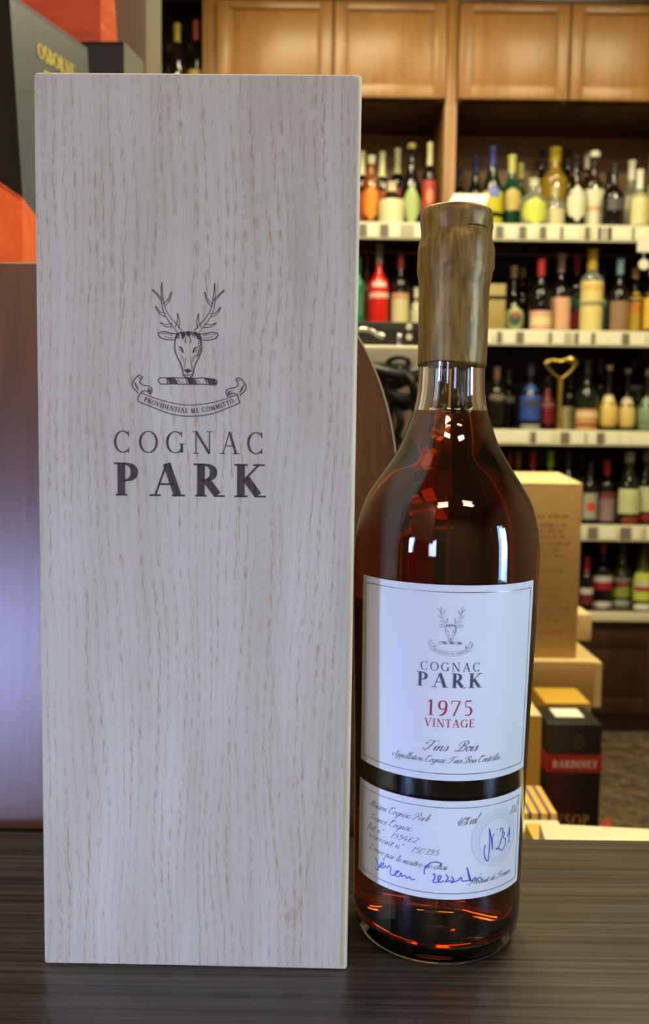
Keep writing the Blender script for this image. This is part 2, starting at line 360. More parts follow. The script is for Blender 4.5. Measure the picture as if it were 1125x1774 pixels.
def off(i, d):
    p0 = Vector(o2[(i - 1) % n]); p1 = Vector(o2[(i + 1) % n]); tt = (p1 - p0).normalized(); return (o2[i][0] - tt.y * d, o2[i][1] + tt.x * d)
vs = []; fs = []
idx = list(range(1, n))
for i in idx:
    x, z = outl[i]; ox, oz = off(i, .0012)
    vs += [(x, -.0004, z), (ox, .0006, oz), (ox, T - .0006, oz), (x, T + .0004, z)]
for k in range(len(idx) - 1):
    for j in range(3): fs.append((4 * k + j, 4 * k + 4 + j, 4 * k + 5 + j, 4 * k + 1 + j))
b.add(vs, fs); b.build('edge_band', M['band'], pr, smooth=True, loc=(0, 0, PB), rot=(-TILT, 0, 0))
MB().box(-.62, .03, -.012, .05, 0, PB - .0005).build('plinth', M['niche'], pr, bevel=.001)

# ---------------------------------------------------------------- stroke lettering
class Art:                                             # collects flat ribbons / polygons in 2-D
    def __init__(s): s.v = []; s.f = []
    def poly(s, pts):
        o = len(s.v); s.v += [tuple(p) for p in pts]; s.f.append(tuple(range(o, o + len(pts))))
    def ribbon(s, pts, ws):
        pts = [Vector(p) for p in pts]; n = len(pts); o = len(s.v)
        for i, p in enumerate(pts):
            tt = pts[min(i + 1, n - 1)] - pts[max(i - 1, 0)]
            if tt.length < 1e-9: tt = Vector((1, 0))
            tt.normalize(); q = Vector((-tt.y, tt.x)) * ws[i] / 2
            s.v += [tuple(p + q), tuple(p - q)]
        for i in range(n - 1): s.f.append((o + 2 * i, o + 2 * i + 1, o + 2 * i + 3, o + 2 * i + 2))
    def line(s, pts, w, curve=True, taper=False, n=6):
        P = crom([Vector(p) for p in pts], n) if curve and len(pts) > 2 else [Vector(p) for p in pts]
        if len(P) == 2: P = [P[0].lerp(P[1], k / 6) for k in range(7)]
        m = len(P); ws = [w * (1 if not taper else (.35 + .65 * math.sin(math.pi * (i + .5) / m))) for i in range(m)]
        s.ribbon(P, ws)
    def mapped(s, fn, name, m, parent, flip=False):
        me = bpy.data.meshes.new(name); me.from_pydata([tuple(fn(*p)) for p in s.v], [], s.f); me.materials.append(m)
        bm = bmesh.new(); bm.from_mesh(me); bmesh.ops.triangulate(bm, faces=[f for f in bm.faces if len(f.verts) > 4]); bm.to_mesh(me); bm.free()
        o = bpy.data.objects.new(name, me); COL.objects.link(o); o.parent = parent; return o
def E(cx, cy, rx, ry, a0, a1): return ('a', cx, cy, rx, ry, a0, a1)
def Sx(x0, y0, x1, y1, k): return ('s', x0, y0, x1, y1, k)   # k: T thick, t thin, m mid
def R(x, y, hw=.13): return ('r', x, y, hw)
CAPS = {
 'C': (.82, [E(.44, .5, .40, .5, 50, 310), Sx(.72, .99, .73, .74, 't'), Sx(.72, .02, .74, .24, 't')]),
 'O': (.95, [E(.48, .5, .43, .5, 0, 360)]),
 'G': (.92, [E(.46, .5, .42, .5, 50, 318), Sx(.76, .98, .77, .74, 't'), Sx(.78, .04, .78, .42, 'T'), R(.78, .43, .13)]),
 'N': (.95, [Sx(.15, 0, .15, 1, 't'), Sx(.15, 1, .82, 0, 'T'), Sx(.82, 0, .82, 1, 't'), R(.15, .012), R(.10, .988, .1), R(.82, .988)]),
 'A': (.92, [Sx(.46, 1, .12, 0, 't'), Sx(.46, 1, .78, 0, 'T'), Sx(.24, .36, .66, .36, 't'), R(.12, .012), R(.80, .012, .15)]),
 'P': (.68, [Sx(.18, 0, .18, 1, 'T'), E(.30, .72, .28, .28, -90, 90), Sx(.18, .985, .32, .985, 't'), Sx(.18, .455, .32, .455, 't'), R(.18, .012), R(.12, .988, .12)]),
 'R': (.80, [Sx(.18, 0, .18, 1, 'T'), E(.30, .74, .26, .26, -90, 90), Sx(.18, .985, .32, .985, 't'), Sx(.18, .49, .32, .49, 't'), Sx(.34, .5, .66, .045, 'T'), R(.18, .012), R(.12, .988, .12), R(.72, .012, .12)]),
 'K': (.84, [Sx(.18, 0, .18, 1, 'T'), Sx(.70, 1, .20, .44, 't'), Sx(.32, .58, .68, .045, 'T'), R(.18, .012, .15), R(.18, .988, .15), R(.70, .988, .13), R(.74, .012, .13)]),
 'V': (.86, [Sx(.12, 1, .43, 0, 'T'), Sx(.43, 0, .74, 1, 't'), R(.12, .988), R(.74, .988)]),
 'I': (.36, [Sx(.18, 0, .18, 1, 'T'), R(.18, .012), R(.18, .988)]),
 'T': (.74, [Sx(.37, 0, .37, 1, 'T'), Sx(.03, .98, .71, .98, 't'), Sx(.03, .98, .03, .80, 't'), Sx(.71, .98, .71, .80, 't'), R(.37, .012, .15)]),
 'E': (.66, [Sx(.18, 0, .18, 1, 'T'), Sx(.08, .98, .60, .98, 't'), Sx(.18, .52, .50, .52, 't'), Sx(.08, .02, .62, .02, 't'), Sx(.60, .98, .60, .82, 't'), Sx(.62, .02, .63, .2, 't'), Sx(.50, .60, .50, .44, 't')]),
 'D': (.86, [Sx(.18, 0, .18, 1, 'T'), E(.34, .5, .45, .5, -90, 90), Sx(.08, .985, .36, .985, 't'), Sx(.08, .015, .36, .015, 't')]),
 'S': (.60, [('c', [(.50, .84), (.36, .98), (.14, .88), (.16, .64), (.40, .46), (.50, .24), (.34, .03), (.12, .06), (.07, .2)]), Sx(.50, .98, .51, .78, 't'), Sx(.07, .02, .06, .24, 't')]),
 'M': (1.06, [Sx(.16, 0, .2, 1, 't'), Sx(.2, 1, .52, 0, 'T'), Sx(.52, 0, .84, 1, 't'), Sx(.84, 1, .90, 0, 'T'), R(.16, .012), R(.90, .012)]),
 'B': (.70, [Sx(.18, 0, .18, 1, 'T'), E(.30, .76, .22, .24, -90, 90), E(.30, .26, .28, .26, -90, 90), Sx(.1, .985, .32, .985, 't'), Sx(.18, .515, .32, .515, 't'), Sx(.1, .015, .32, .015, 't')]),
 '1': (.5, [Sx(.27, 0, .27, 1, 'T'), Sx(.27, 1, .1, .84, 't'), R(.27, .012, .14)]),
 '9': (.58, [E(.28, .68, .22, .31, 0, 360), ('c', [(.50, .7), (.47, .35), (.32, .1), (.1, 0)])]),
 '7': (.56, [Sx(.05, .97, .52, .97, 't'), Sx(.05, .97, .05, .8, 't'), Sx(.52, .97, .18, 0, 'm')]),
 '5': (.56, [Sx(.14, .97, .48, .97, 'm'), Sx(.14, .97, .12, .55, 't'), E(.24, .32, .25, .31, -120, 100)]),
 ' ': (.42, [])}
def caps_width(t, sp): return sum(CAPS[c][0] for c in t) + sp * (len(t) - 1)
def draw_caps(art, text, path, h, T, th, sp=.12, fit=True, slant=0.0):
    # path: function s (0..1) -> (x,y), tangent;  letters placed along it
    tot = caps_width(text, sp); x = 0
    for c in text:
        w, prims = CAPS[c]
        def P(gx, gy):
            s_ = (x + gx) / tot; (px, py), (tx, ty), ln = path(s_)
            k = gy * h
            return (px - ty * k + slant * k * tx, py + tx * k + slant * k * ty)
        sc = path(0)[2] / tot                           # horizontal metres per glyph unit
        for p in prims:
            if p[0] == 's':
                k = {'T': T, 't': th, 'm': (T + th) / 2}[p[5]] * h
                n = 5; art.ribbon([P(p[1] + (p[3] - p[1]) * i / n, p[2] + (p[4] - p[2]) * i / n) for i in range(n + 1)], [k] * (n + 1))
            elif p[0] == 'a':
                _, cx, cy, rx, ry, a0, a1 = p; n = max(8, int(abs(a1 - a0) / 12)); pts = []; ws = []
                for i in range(n + 1):
                    a = math.radians(a0 + (a1 - a0) * i / n); k = (th + (T - th) * abs(math.cos(a)) ** 1.5) * h
                    pts.append(P(cx + (rx - T * .38 * h / max(sc, 1e-6) * .5 * 0) * math.cos(a) * (1 - T * .3), cy + (ry - th / 2) * math.sin(a))); ws.append(k)
                art.ribbon(pts, ws)
            elif p[0] == 'r':
                hw = p[3] * (1 + T * 1.2); art.ribbon([P(p[1] - hw, p[2]), P(p[1], p[2]), P(p[1] + hw, p[2])], [th * h * .9] * 3)
            elif p[0] == 'c':
                cp = crom([Vector(P(*q)) for q in p[1]], 5); m = len(cp); art.ribbon(cp, [(th + (T - th) * math.sin(math.pi * i / (m - 1)) ** 1.2) * h for i in range(m)])
        x += w + sp
def straight(p0, p1):
    d = (p1[0] - p0[0], p1[1] - p0[1]); L_ = math.hypot(*d); tx, ty = d[0] / L_, d[1] / L_
    return lambda s: ((p0[0] + d[0] * s, p0[1] + d[1] * s), (tx, ty), L_)
# cursive hand: each glyph = advance, list of strokes
CUR = {
 'a': (.80, ['.62,.8 .35,.95 .05,.5 .2,.02 .5,.3 .66,.9', '.66,.9 .60,.2 .72,.03 .95,.3']),
 'b': (.75, ['0,.3 .3,1.2 .38,1.9 .2,1.8 .12,.3 .3,0 .6,.4 .5,.85 .3,.8']),
 'c': (.62, ['.55,.8 .35,.97 .05,.5 .2,.02 .5,.1 .75,.4']),
 'd': (.82, ['.62,.8 .35,.95 .05,.5 .2,.02 .5,.3 .8,1.9', '.66,.9 .60,.2 .72,.03 .95,.3']),
 'e': (.62, ['.08,.45 .5,.6 .5,.92 .25,.95 .05,.5 .2,.02 .45,.05 .75,.4']),
 'f': (.5, ['0,.3 .4,1.3 .5,1.85 .32,1.8 .2,.6 .1,-.7 -.1,-.8', '0,.9 .45,.9']),
 'g': (.78, ['.62,.8 .35,.95 .05,.5 .2,.02 .5,.3 .66,.9', '.66,.9 .5,-.5 .25,-.85 .05,-.6 .4,-.1 .9,.35']),
 'h': (.8, ['0,.3 .3,1.3 .38,1.9 .22,1.8 .08,0', '.1,.3 .4,.9 .58,.85 .52,.15 .62,.02 .88,.35']),
 'i': (.42, ['0,.35 .2,.95 .12,.15 .22,.02 .5,.35', '.27,1.3 .31,1.42']),
 'k': (.75, ['0,.3 .3,1.3 .38,1.9 .22,1.8 .08,0', '.1,.35 .45,.95 .5,.7 .15,.5 .45,.02 .8,.35']),
 'l': (.42, ['0,.3 .32,1.2 .42,1.85 .28,1.8 .12,.2 .22,.02 .5,.35']),
 'm': (1.12, ['0,.5 .15,.92 .08,0', '.1,.3 .35,.92 .45,.8 .38,0', '.4,.3 .65,.92 .78,.8 .72,.12 .85,.02 1.15,.35']),
 'n': (.82, ['0,.5 .15,.92 .08,0', '.1,.3 .4,.92 .55,.8 .48,.12 .6,.02 .9,.35']),
 'o': (.66, ['.35,.95 .05,.55 .2,.02 .5,.3 .5,.85 .35,.95 .45,.7 .75,.75']),
 'p': (.78, ['0,.5 .2,1.1 .1,.2 .0,-.85', '.12,.5 .4,.93 .6,.6 .45,.05 .2,.05', '.45,.05 .85,.35']),
 'r': (.58, ['0,.5 .15,.92 .08,0', '.1,.4 .35,.88 .55,.85']),
 's': (.55, ['0,.2 .35,1 .42,.5 .3,.02 .02,.1', '.3,.02 .6,.35']),
 't': (.46, ['0,.35 .3,1.5 .15,.2 .25,.02 .5,.35', '0,1. .5,1.']),
 'u': (.82, ['0,.5 .12,.9 .08,.2 .25,.02 .55,.6 .62,.92', '.62,.92 .55,.15 .65,.02 .92,.35']),
 'v': (.7, ['0,.6 .12,.9 .15,.05 .5,.5 .5,.95 .7,.8']),
 'w': (1.0, ['0,.6 .12,.9 .12,.1 .3,.1 .45,.85 .45,.1 .65,.1 .82,.9 1,.8']),
 'F': (1.3, ['.25,1.5 .3,1.95 .8,1.75 1.45,1.9', '.9,1.8 .75,.8 .45,.05 .05,.0 0,.35 .15,.35', '.45,.95 .95,.98', '.25,1.5 .05,1.2 .25,1.1']),
 'B': (1.35, ['.75,1.8 .6,.7 .35,.05 -.05,0 0,.3', '.25,.9 .05,1.4 .5,1.95 1.1,1.9 1.15,1.35 .7,1.05', '.7,1.05 1.15,.95 1.1,.3 .7,0 .45,.15']),
 'A': (1.25, ['-.2,.9 -.25,.5 .1,.6 .6,1.4 .9,1.95', '.9,1.95 .85,.8 .85,.0 1.15,.3', '.3,.75 .9,.85', '.1,.6 -.05,.1 .15,0']),
 'C': (1.1, ['.9,1.5 1.05,1.85 .7,1.95 .2,1.2 .15,.3 .5,-.02 1.05,.35', '.7,1.95 .3,1.9 .25,1.5 .5,1.4']),
 'M': (1.5, ['-.1,.15 .1,0 .45,1 .7,1.95', '.7,1.95 .65,.8 .6,.1', '.6,.1 .95,1.2 1.25,1.9', '1.25,1.9 1.15,.7 1.2,.05 1.5,.3']),
 'P': (1.2, ['.75,1.8 .6,.7 .35,.05 -.05,0 0,.3', '.25,.9 .05,1.4 .5,1.95 1.15,1.9 1.2,1.3 .75,.95 .6,1.1']),
 'D': (1.4, ['.6,1.8 .45,.8 .2,.05 -.1,.1 .1,.3 .7,0 1.25,.5 1.2,1.5 .7,1.95 .2,1.8 0,1.4']),
 '0': (.8, ['.4,1.5 .1,1 .15,.1 .45,.05 .65,.6 .65,1.35 .4,1.5']), '1': (.5, ['.1,1.1 .4,1.5 .25,.7 .1,0']),
 '2': (.8, ['.15,1.2 .4,1.5 .65,1.2 .4,.6 .05,.05 .35,.12 .7,0']), '3': (.75, ['.15,1.3 .45,1.5 .6,1.15 .3,.85 .58,.6 .4,.05 .05,.1']),
 '4': (.8, ['.4,1.5 .05,.5 .7,.5', '.6,.9 .4,0']), '5': (.75, ['.65,1.5 .3,1.45 .2,.9 .55,.85 .5,.15 .05,.05']),
 '6': (.78, ['.6,1.45 .2,.9 .15,.15 .45,.05 .6,.5 .4,.75 .15,.5']), '9': (.78, ['.6,1.1 .4,1.5 .15,1.1 .35,.75 .6,1.1 .5,.4 .1,.02']),
 '7': (.7, ['.1,1.4 .35,1.5 .7,1.45', '.7,1.45 .35,.7 .2,0']),
 '%': (.9, ['.1,1.1 .25,1.4 .35,1.1 .2,.95 .1,1.1', '.7,1.5 .2,0', '.55,.3 .7,.5 .8,.25 .65,.05 .55,.3']),
 '°': (.5, ['.2,1.6 .1,1.35 .25,1.2 .38,1.45 .2,1.6']), ':': (.4, ['.15,.1 .18,.2', '.25,.75 .28,.85']),
 ' ': (.5, [])}
for a_, b_ in (('é', 'e'), ('ô', 'o'), ('î', 'i'), ('û', 'u')):
    CUR[a_] = (CUR[b_][0], CUR[b_][1][:1 if a_ == 'î' else None] + (['.25,1.2 .45,1.5'] if a_ == 'é' else ['.1,1.15 .3,1.4 .5,1.15']))
def draw_cursive(art, text, p0, p1, xh, thick, thin, slant=.55, n=4):
    tot = sum(CUR[c][0] for c in text); path = straight(p0, p1); L_ = path(0)[2]; x = 0
    for c in text:
        w, strokes = CUR[c]
        for st in strokes:
            q = [tuple(map(float, s_.split(','))) for s_ in st.split()]
            P = [path((x + gx) / tot) for gx, gy in q]
            pts = [Vector((p[0][0] - p[1][1] * gy * xh + slant * gy * xh * p[1][0], p[0][1] + p[1][0] * gy * xh + slant * gy * xh * p[1][1])) for p, (gx, gy) in zip(P, q)]
            c_ = crom(pts, n) if len(pts) > 2 else [pts[0].lerp(pts[1], k / 3) for k in range(4)]
            ws = []
            for i in range(len(c_)):
                d = c_[min(i + 1, len(c_) - 1)] - c_[max(i - 1, 0)]
                dn = max(0.0, -d.y / (d.length + 1e-9)); ws.append(thin + (thick - thin) * dn)
            art.ribbon(c_, ws)
        x += w

# crest traced in its own drawing units (y downwards)
def crest(line, fill, motto=True):
    def mir(p): return (1096 - p[0], p[1])
    def limb(pts, w0, w1, m=False):
        P = [mir(p) for p in pts] if m else pts
        c = crom([Vector(p) for p in P], 6); n = len(c); A = []; B = []
        for i, p in enumerate(c):
            tt = (c[min(i + 1, n - 1)] - c[max(i - 1, 0)]).normalized(); k = (w0 + (w1 - w0) * i / (n - 1)) / 2
            A.append(p + Vector((-tt.y, tt.x)) * k); B.append(p - Vector((-tt.y, tt.x)) * k)
        line.line(A[::2] + [c[-1]], 3.4); line.line(B[::2] + [c[-1]], 4.6)
    for m in (False, True):
        limb([(498, 396), (462, 352), (418, 296), (392, 244), (382, 196), (356, 160), (318, 122)], 32, 4, m)
        limb([(384, 188), (378, 130), (378, 76)], 13, 1, m); limb([(392, 220), (424, 184), (440, 136)], 19, 3, m)
        limb([(402, 284), (366, 270), (338, 230)], 22, 3, m); limb([(442, 350), (404, 352), (370, 334)], 24, 4, m)
        limb([(474, 366), (486, 322), (480, 274)], 24, 3, m)
        k = mir if m else (lambda p: p)
        line.line([k(p) for p in [(480, 404), (440, 402), (395, 392), (356, 404), (372, 432), (420, 444), (466, 442)]], 6)
        line.line([k(p) for p in [(372, 406), (410, 404), (450, 416)]], 4); line.line([k(p) for p in [(390, 420), (420, 430), (450, 430)]], 3)
        for j in range(4): line.line([k((468 - j * 3, 408 + j * 8)), k((492, 402 + j * 10))], 6, False)
        # head side, eye, cheek
        line.line([k(p) for p in [(500, 392), (474, 420), (462, 462), (462, 510), (478, 556), (500, 600), (512, 640), (516, 670), (534, 688), (548, 692)]], 6.5)
        line.line([k(p) for p in [(486, 488), (504, 498), (520, 526)]], 9, True, True); line.line([k(p) for p in [(490, 508), (504, 516), (516, 530)]], 4)
        line.line([k(p) for p in [(500, 540), (512, 560), (520, 590)]], 3)
        line.line([k(p) for p in [(530, 560), (528, 600), (522, 630)]], 3)
        line.line([k(p) for p in [(522, 640), (534, 650), (548, 652)]], 5)
    for j in range(9):
        line.line([(505 + j * 11, 386 + abs(j - 4)), (503 + j * 11, 398), (508 + j * 10, 412 + (j % 3) * 9)], 7.5, True, True)
    fill.poly([(536, 388), (560, 388), (556, 410), (545, 425), (538, 408)]); fill.poly([(498, 398), (520, 390), (524, 420), (514, 446), (505, 425)])
    fill.poly([(578, 392), (606, 400), (618, 440), (606, 430), (596, 412)])
    line.line([(534, 430), (528, 450), (534, 466)], 5); line.line([(556, 428), (566, 440), (560, 462)], 4)
    for j in range(9): line.line([(632 - max(0, j - 5) * 5, 430 + j * 14), (612 - max(0, j - 5) * 5, 442 + j * 14)], 5, False)
    fill.poly([(526, 636), (545, 632), (564, 636), (560, 650), (545, 660), (532, 650)]); line.line([(545, 656), (545, 672)], 4, False)
    line.line([(522, 668), (545, 676), (574, 668)], 5); line.line([(526, 684), (545, 694), (566, 686)], 5)
    # twisted bar
    top = [(366, 692)] + [(366 + i * 45, 690 + (3 if i % 2 else 0)) for i in range(1, 8)] + [(728, 700)]
    line.line(top, 6); line.line([(x, 733 + (y - 692) * .6) for x, y in top], 6)
    line.line([(368, 692), (354, 712), (368, 733)], 6); line.line([(726, 700), (738, 716), (726, 734)], 6)
    for x in (412, 538, 664):
        fill.poly([(x, 694), (x + 52, 694), (x + 72, 732), (x + 18, 732)]); line.line([(x - 6, 692), (x + 6, 732)], 5, False)
    for x in (470, 596): line.line([(x + 8, 700), (x + 30, 726)], 4, False)
    # ribbon
    up = [(240, 792), (330, 826), (440, 856), (556, 870), (680, 856), (786, 828), (868, 794)]
    lo = [(222, 850), (330, 892), (440, 930), (556, 943), (690, 928), (800, 888), (886, 850)]
    line.line(up, 5); line.line(lo, 5.5)
    line.line([(240, 792), (224, 820), (222, 850)], 6); line.line([(868, 794), (874, 822), (886, 850)], 6)
    for m in (False, True):
        k = (lambda p: (1108 - p[0], p[1] + 8)) if m else (lambda p: p)
        line.line([k(p) for p in [(252, 688), (226, 680), (192, 716), (186, 752), (224, 796)]], 6)
        line.line([k(p) for p in [(252, 688), (236, 716), (236, 726), (256, 742), (300, 752), (314, 776), (302, 804)]], 5.5)
        line.line([k(p) for p in [(302, 804), (284, 784), (258, 780), (240, 792)]], 5.5)
        line.line([k(p) for p in [(222, 690), (240, 700), (250, 690)]], 4)
        for j in range(4): line.line([k((196 + j * 4, 722 + j * 10)), k((212 + j * 5, 744 + j * 11))], 4.5, False)
        for j in range(3): line.line([k((286 + j * 8, 760 + j * 4)), k((292 + j * 5, 784 + j * 5))], 4, False)
    if motto:
        mid = crom([Vector(((a[0] + b[0]) / 2, (a[1] + b[1]) / 2 + 15)) for a, b in zip(up, lo)], 8)
        d = [0]
        for i in range(1, len(mid)): d.append(d[-1] + (mid[i] - mid[i - 1]).length)
        def path(s):
            s = .045 + .91 * s; q = s * d[-1]; i = max(1, min(len(d) - 1, next((j for j in range(1, len(d)) if d[j] >= q), len(d) - 1)))
            f = (q - d[i - 1]) / (d[i] - d[i - 1]); p = mid[i - 1].lerp(mid[i], f); tt = (mid[i] - mid[i - 1]).normalized()
            return (p.x, p.y), (tt.x, tt.y), d[-1] * .91
        a2 = Art(); a2.v = []
        # letters grow towards -y in this frame
        tmp = Art(); draw_caps(tmp, 'PROVIDENTIAE ME COMMITTO', lambda s: ((lambda r: ((r[0][0], -r[0][1]), (r[1][0], -r[1][1]), r[2]))(path(s))), 30, .17, .08, .16)
        o = len(line.v); line.v += [(x, -y) for x, y in tmp.v]; line.f += [tuple(i + o for i in f) for f in tmp.f]

# ---------------------------------------------------------------- pale ash gift box
BX0, BX1, BH, BD = -.118, .0124, .3712, .105
YAW = math.radians(-0.9)
box = empty('wooden_box', (BX0, .3792, 0), (0, 0, YAW), 'tall pale ash wood gift box with burnt stag crest and lettering', 'box')
BW = (BX1 - BX0) / math.cos(YAW)
MB().box(0, BW, .0012, BD, 0, BH).build('box_body', M['ash_edge'], box, bevel=.0014, seg=3)
ins = .0011; fp = []
for cx, cz, a0 in ((BW - ins * 2 - .0016, ins * 1.2 + .0016, -90), (BW - ins * 2 - .0016, BH - ins - .0022, 0), (ins * .6 + .0008, BH - ins - .0014, 90), (ins * .6 + .0008, ins * 1.2 + .0008, 180)):
    rr = .0022 if a0 == 0 else .0010
    for k in range(5):
        a = math.radians(a0 + k * 22.5); fp.append((cx + rr * math.cos(a), cz + rr * math.sin(a)))
b = MB(); n = len(fp); b.add([(x, .0, z) for x, z in fp] + [(x, .004, z) for x, z in fp], [tuple(range(n)), tuple(range(n, 2 * n))[::-1]] + [(i, (i + 1) % n, n + (i + 1) % n, n + i) for i in range(n)])
b.build('front_panel', M['ash'], box)
boxM = Matrix.Translation((BX0, .3792, 0)) @ Matrix.Rotation(YAW, 4, 'Z'); boxI = boxM.inverted()
def box_uv(px, py):                                    # the point of the front face a traced point lies on
    d = _r * ((px - 562.5) / FPX) - _u * ((py - 887) / FPX) + _f
    o_ = boxI @ CP; dd = boxI.to_3x3() @ d; q = o_ + dd * (-o_.y / dd.y); return (q.x, q.z)
def on_box(u, v): return (u, -.00012, v)
c0 = box_uv(180 + 548 / 3.75, 470 + 820 / 3.75); c1 = box_uv(180 + 748 / 3.75, 470 + 822 / 3.75); ct = box_uv(180 + 545 / 3.75, 470 + 76 / 3.75)
su = (c1[0] - c0[0]) / 200; sv = (ct[1] - c0[1]) / 744
ln_, fl_ = Art(), Art(); crest(ln_, fl_)
o_ = len(ln_.v); ln_.v += fl_.v; ln_.f += [tuple(i + o_ for i in f) for f in fl_.f]
ln_.mapped(lambda x, y: on_box(c0[0] + (x - 548) * su, c0[1] + (820 - y) * sv), 'crest_print', M['burn'], box)
a = Art(); p0, p1 = box_uv(198, 784), box_uv(457, 787); draw_caps(a, 'COGNAC', straight(p0, p1), .0090, .105, .04, .42)
a.mapped(on_box, 'lettering_print', M['burn'], box)
a = Art(); p0, p1 = box_uv(200, 857.5), box_uv(457, 861); draw_caps(a, 'PARK', straight(p0, p1), .0132, .235, .06, .36)
a.mapped(on_box, 'lettering_print', M['burn'], box)

# ---------------------------------------------------------------- cognac bottle
BXC, BYC = .0545, .416
bot = empty('cognac_bottle', (BXC, BYC, 0), (0, math.radians(.32), 0), 'large cognac bottle with gold wax neck and white labels on the counter', 'bottle')
prof = [(.0385, .0125), (.03855, .025), (.0387, .038), (.0392, .0692), (.0400, .105), (.0412, .150), (.0415, .165), (.0413, .181), (.0403, .189), (.0387, .1954), (.0362, .2019), (.0323, .2085), (.0280, .215), (.0239, .2215), (.0208, .2279), (.0185, .2344), (.01635, .2409), (.0150, .2487), (.0146, .2595), (.0144, .28), (.0144, .318)]
def smooth_prof(p, n=4): return [tuple(v) for v in crom([Vector(q) for q in p], n)]
base = [(.0005, .0085), (.012, .0078), (.022, .0052), (.028, .0016), (.0312, .0002), (.0335, .0005), (.0358, .0024), (.0374, .0060), (.0382, .0098)]
outer = base + smooth_prof(prof)
inn = [(r - .0030 - (.0006 if z < .05 else 0) - (.0006 if z > .235 else 0), z) for r, z in prof[1:] if z > .02]
inner = [(.0005, .0170), (.010, .0160), (.019, .0125), (.026, .0090), (.0310, .0082), (.0338, .0102), (.0350, .0150)] + smooth_prof(inn)
b = MB(); b.lathe(outer, 128, cap0=True, cap1=True); b.lathe(inner, 128, cap0=True, cap1=True, flip=True)
b.build('glass_body', M['glass'], bot, smooth='full', keep_normals=True)
ztop = .2402
liq = [(r + .00015, z) for r, z in inner if z < ztop]; rt = liq[-1][0]
liq[0] = (.0005, liq[0][1] - .0002)
liq += [(.01292, ztop), (.0125, ztop - .0002)]
b = MB(); b.lathe(liq, 128); b.build('cognac_liquid', M['cognac'], bot, smooth='full')
# wax
def waxfn(r, z, a):
    dz = 0.0; f = 1.0
    if z < .27: dz = (.0006 * math.sin(a * 3 + 1) + .0008 * math.sin(a * 2)) * (1 if z < .2615 else 0)
    if .312 < z < .3185: dz = .0012 * math.sin(a * 2 + 4.0) + .0006 * math.sin(a * 5)
    if .303 < z < .322: f = 1 + .012 * math.sin(a * 3 + .5) + .010 * math.sin(a * 7 + 2) + (.02 * max(0, math.cos(a - .05)) ** 12)
    if z > .326 and r < .013: dz = .0003 * math.sin(a * 2)
    return r * f, z + dz
wp = [(.0143, .2605), (.01500, .2605), (.01525, .2618), (.0154, .279), (.0154, .292), (.0157, .2955), (.0163, .2990), (.01685, .3030), (.0168, .3065), (.01675, .3105), (.0163, .3140), (.0156, .3162), (.0154, .3180), (.0157, .3205), (.0160, .3235), (.0158, .3262), (.0149, .3280), (.0130, .3286), (.007, .3290), (.0005, .3291)]
b = MB(); b.lathe(smooth_prof(wp[1:], 3), 96, fn=waxfn); b.build('wax_seal', M['wax'], bot, smooth='full')
pr_s = smooth_prof(prof, 6)
def rad(z):
    for (r0, z0), (r1, z1) in zip(pr_s, pr_s[1:]):
        if z0 <= z <= z1: return r0 + (r1 - r0) * (z - z0) / (z1 - z0 + 1e-9)
    return .0385
def on_lab(d):
    def f(u, z):
        r = rad(z) + d; a = u / rad(z); return (r * math.sin(a), -r * math.cos(a), z)
    return f
def paper(name, u0, u1, z0, z1, th=.00022, d=.00012):
    nu, nz = 60, 10; b = MB(); vs = []
    for k in range(2):
        for j in range(nz + 1):
            for i in range(nu + 1): vs.append(on_lab(d + th * k)(u0 + (u1 - u0) * i / nu, z0 + (z1 - z0) * j / nz))
    q = (nu + 1) * (nz + 1); fs = []
    for j in range(nz):
        for i in range(nu):
            a = j * (nu + 1) + i; fs += [(a, a + nu + 1, a + nu + 2, a + 1), (q + a, q + a + 1, q + a + nu + 2, q + a + nu + 1)]
    rim = [i for i in range(nu + 1)] + [j * (nu + 1) + nu for j in range(1, nz + 1)] + [nz * (nu + 1) + i for i in range(nu - 1, -1, -1)] + [j * (nu + 1) for j in range(nz - 1, 0, -1)]
    for a, c in zip(rim, rim[1:] + rim[:1]): fs.append((a, c, c + q, a + q))
    b.add(vs, fs); return b.build(name, M['paper'], bot, smooth=True)
L1 = (-.0474, .0406, .0851, .1683); L2 = (-.0483, .0397, .0329, .0762)
bk = paper('back_label', .100, .158, .045, .150)
lab1 = paper('front_label', *L1); lab2 = paper('lower_label', *L2)
INK = on_lab(.00042)
def frame(par, L4, iu, iz0, iz1, w):
    a = Art(); u0, u1, z0, z1 = L4[0] + iu, L4[1] - iu, L4[2] + iz0, L4[3] - iz1
    for zz in (z0, z1): a.ribbon([(u0 + (u1 - u0) * i / 60, zz) for i in range(61)], [w] * 61)
    for uu in (u0, u1): a.ribbon([(uu, z0 + (z1 - z0) * i / 8) for i in range(9)], [w] * 9)
    a.mapped(INK, 'foil_frame', M['silver'], par)
frame(lab1, L1, .0026, .0030, .0029, .00032); frame(lab2, L2, .0028, .0026, .0029, .00030)
def lab_uv(px, py):
    d = _r * ((px - 562.5) / FPX) - _u * ((py - 887) / FPX) + _f; r = .039
    for _ in range(8):
        A = d.x ** 2 + d.y ** 2; B = -2 * (d.x * BXC + d.y * BYC); Cc = BXC ** 2 + BYC ** 2 - r * r; q = max(B * B - 4 * A * Cc, 0)
        tt = (-B - math.sqrt(q)) / (2 * A); p = CP + d * tt; r = rad(p.z)
    return (r * math.atan2(p.x - BXC, BYC - p.y), p.z)
ln_, fl_ = Art(), Art(); crest(ln_, fl_, motto=True)
o_ = len(ln_.v); ln_.v += fl_.v; ln_.f += [tuple(i + o_ for i in f) for f in fl_.f]
uc = -.0026; sc = .0184 / 740
ln_.mapped(lambda x, y: INK(uc + (x - 548) * sc, .1595 - (y - 76) * sc * .965), 'crest_print', M['ink_light'], lab1)
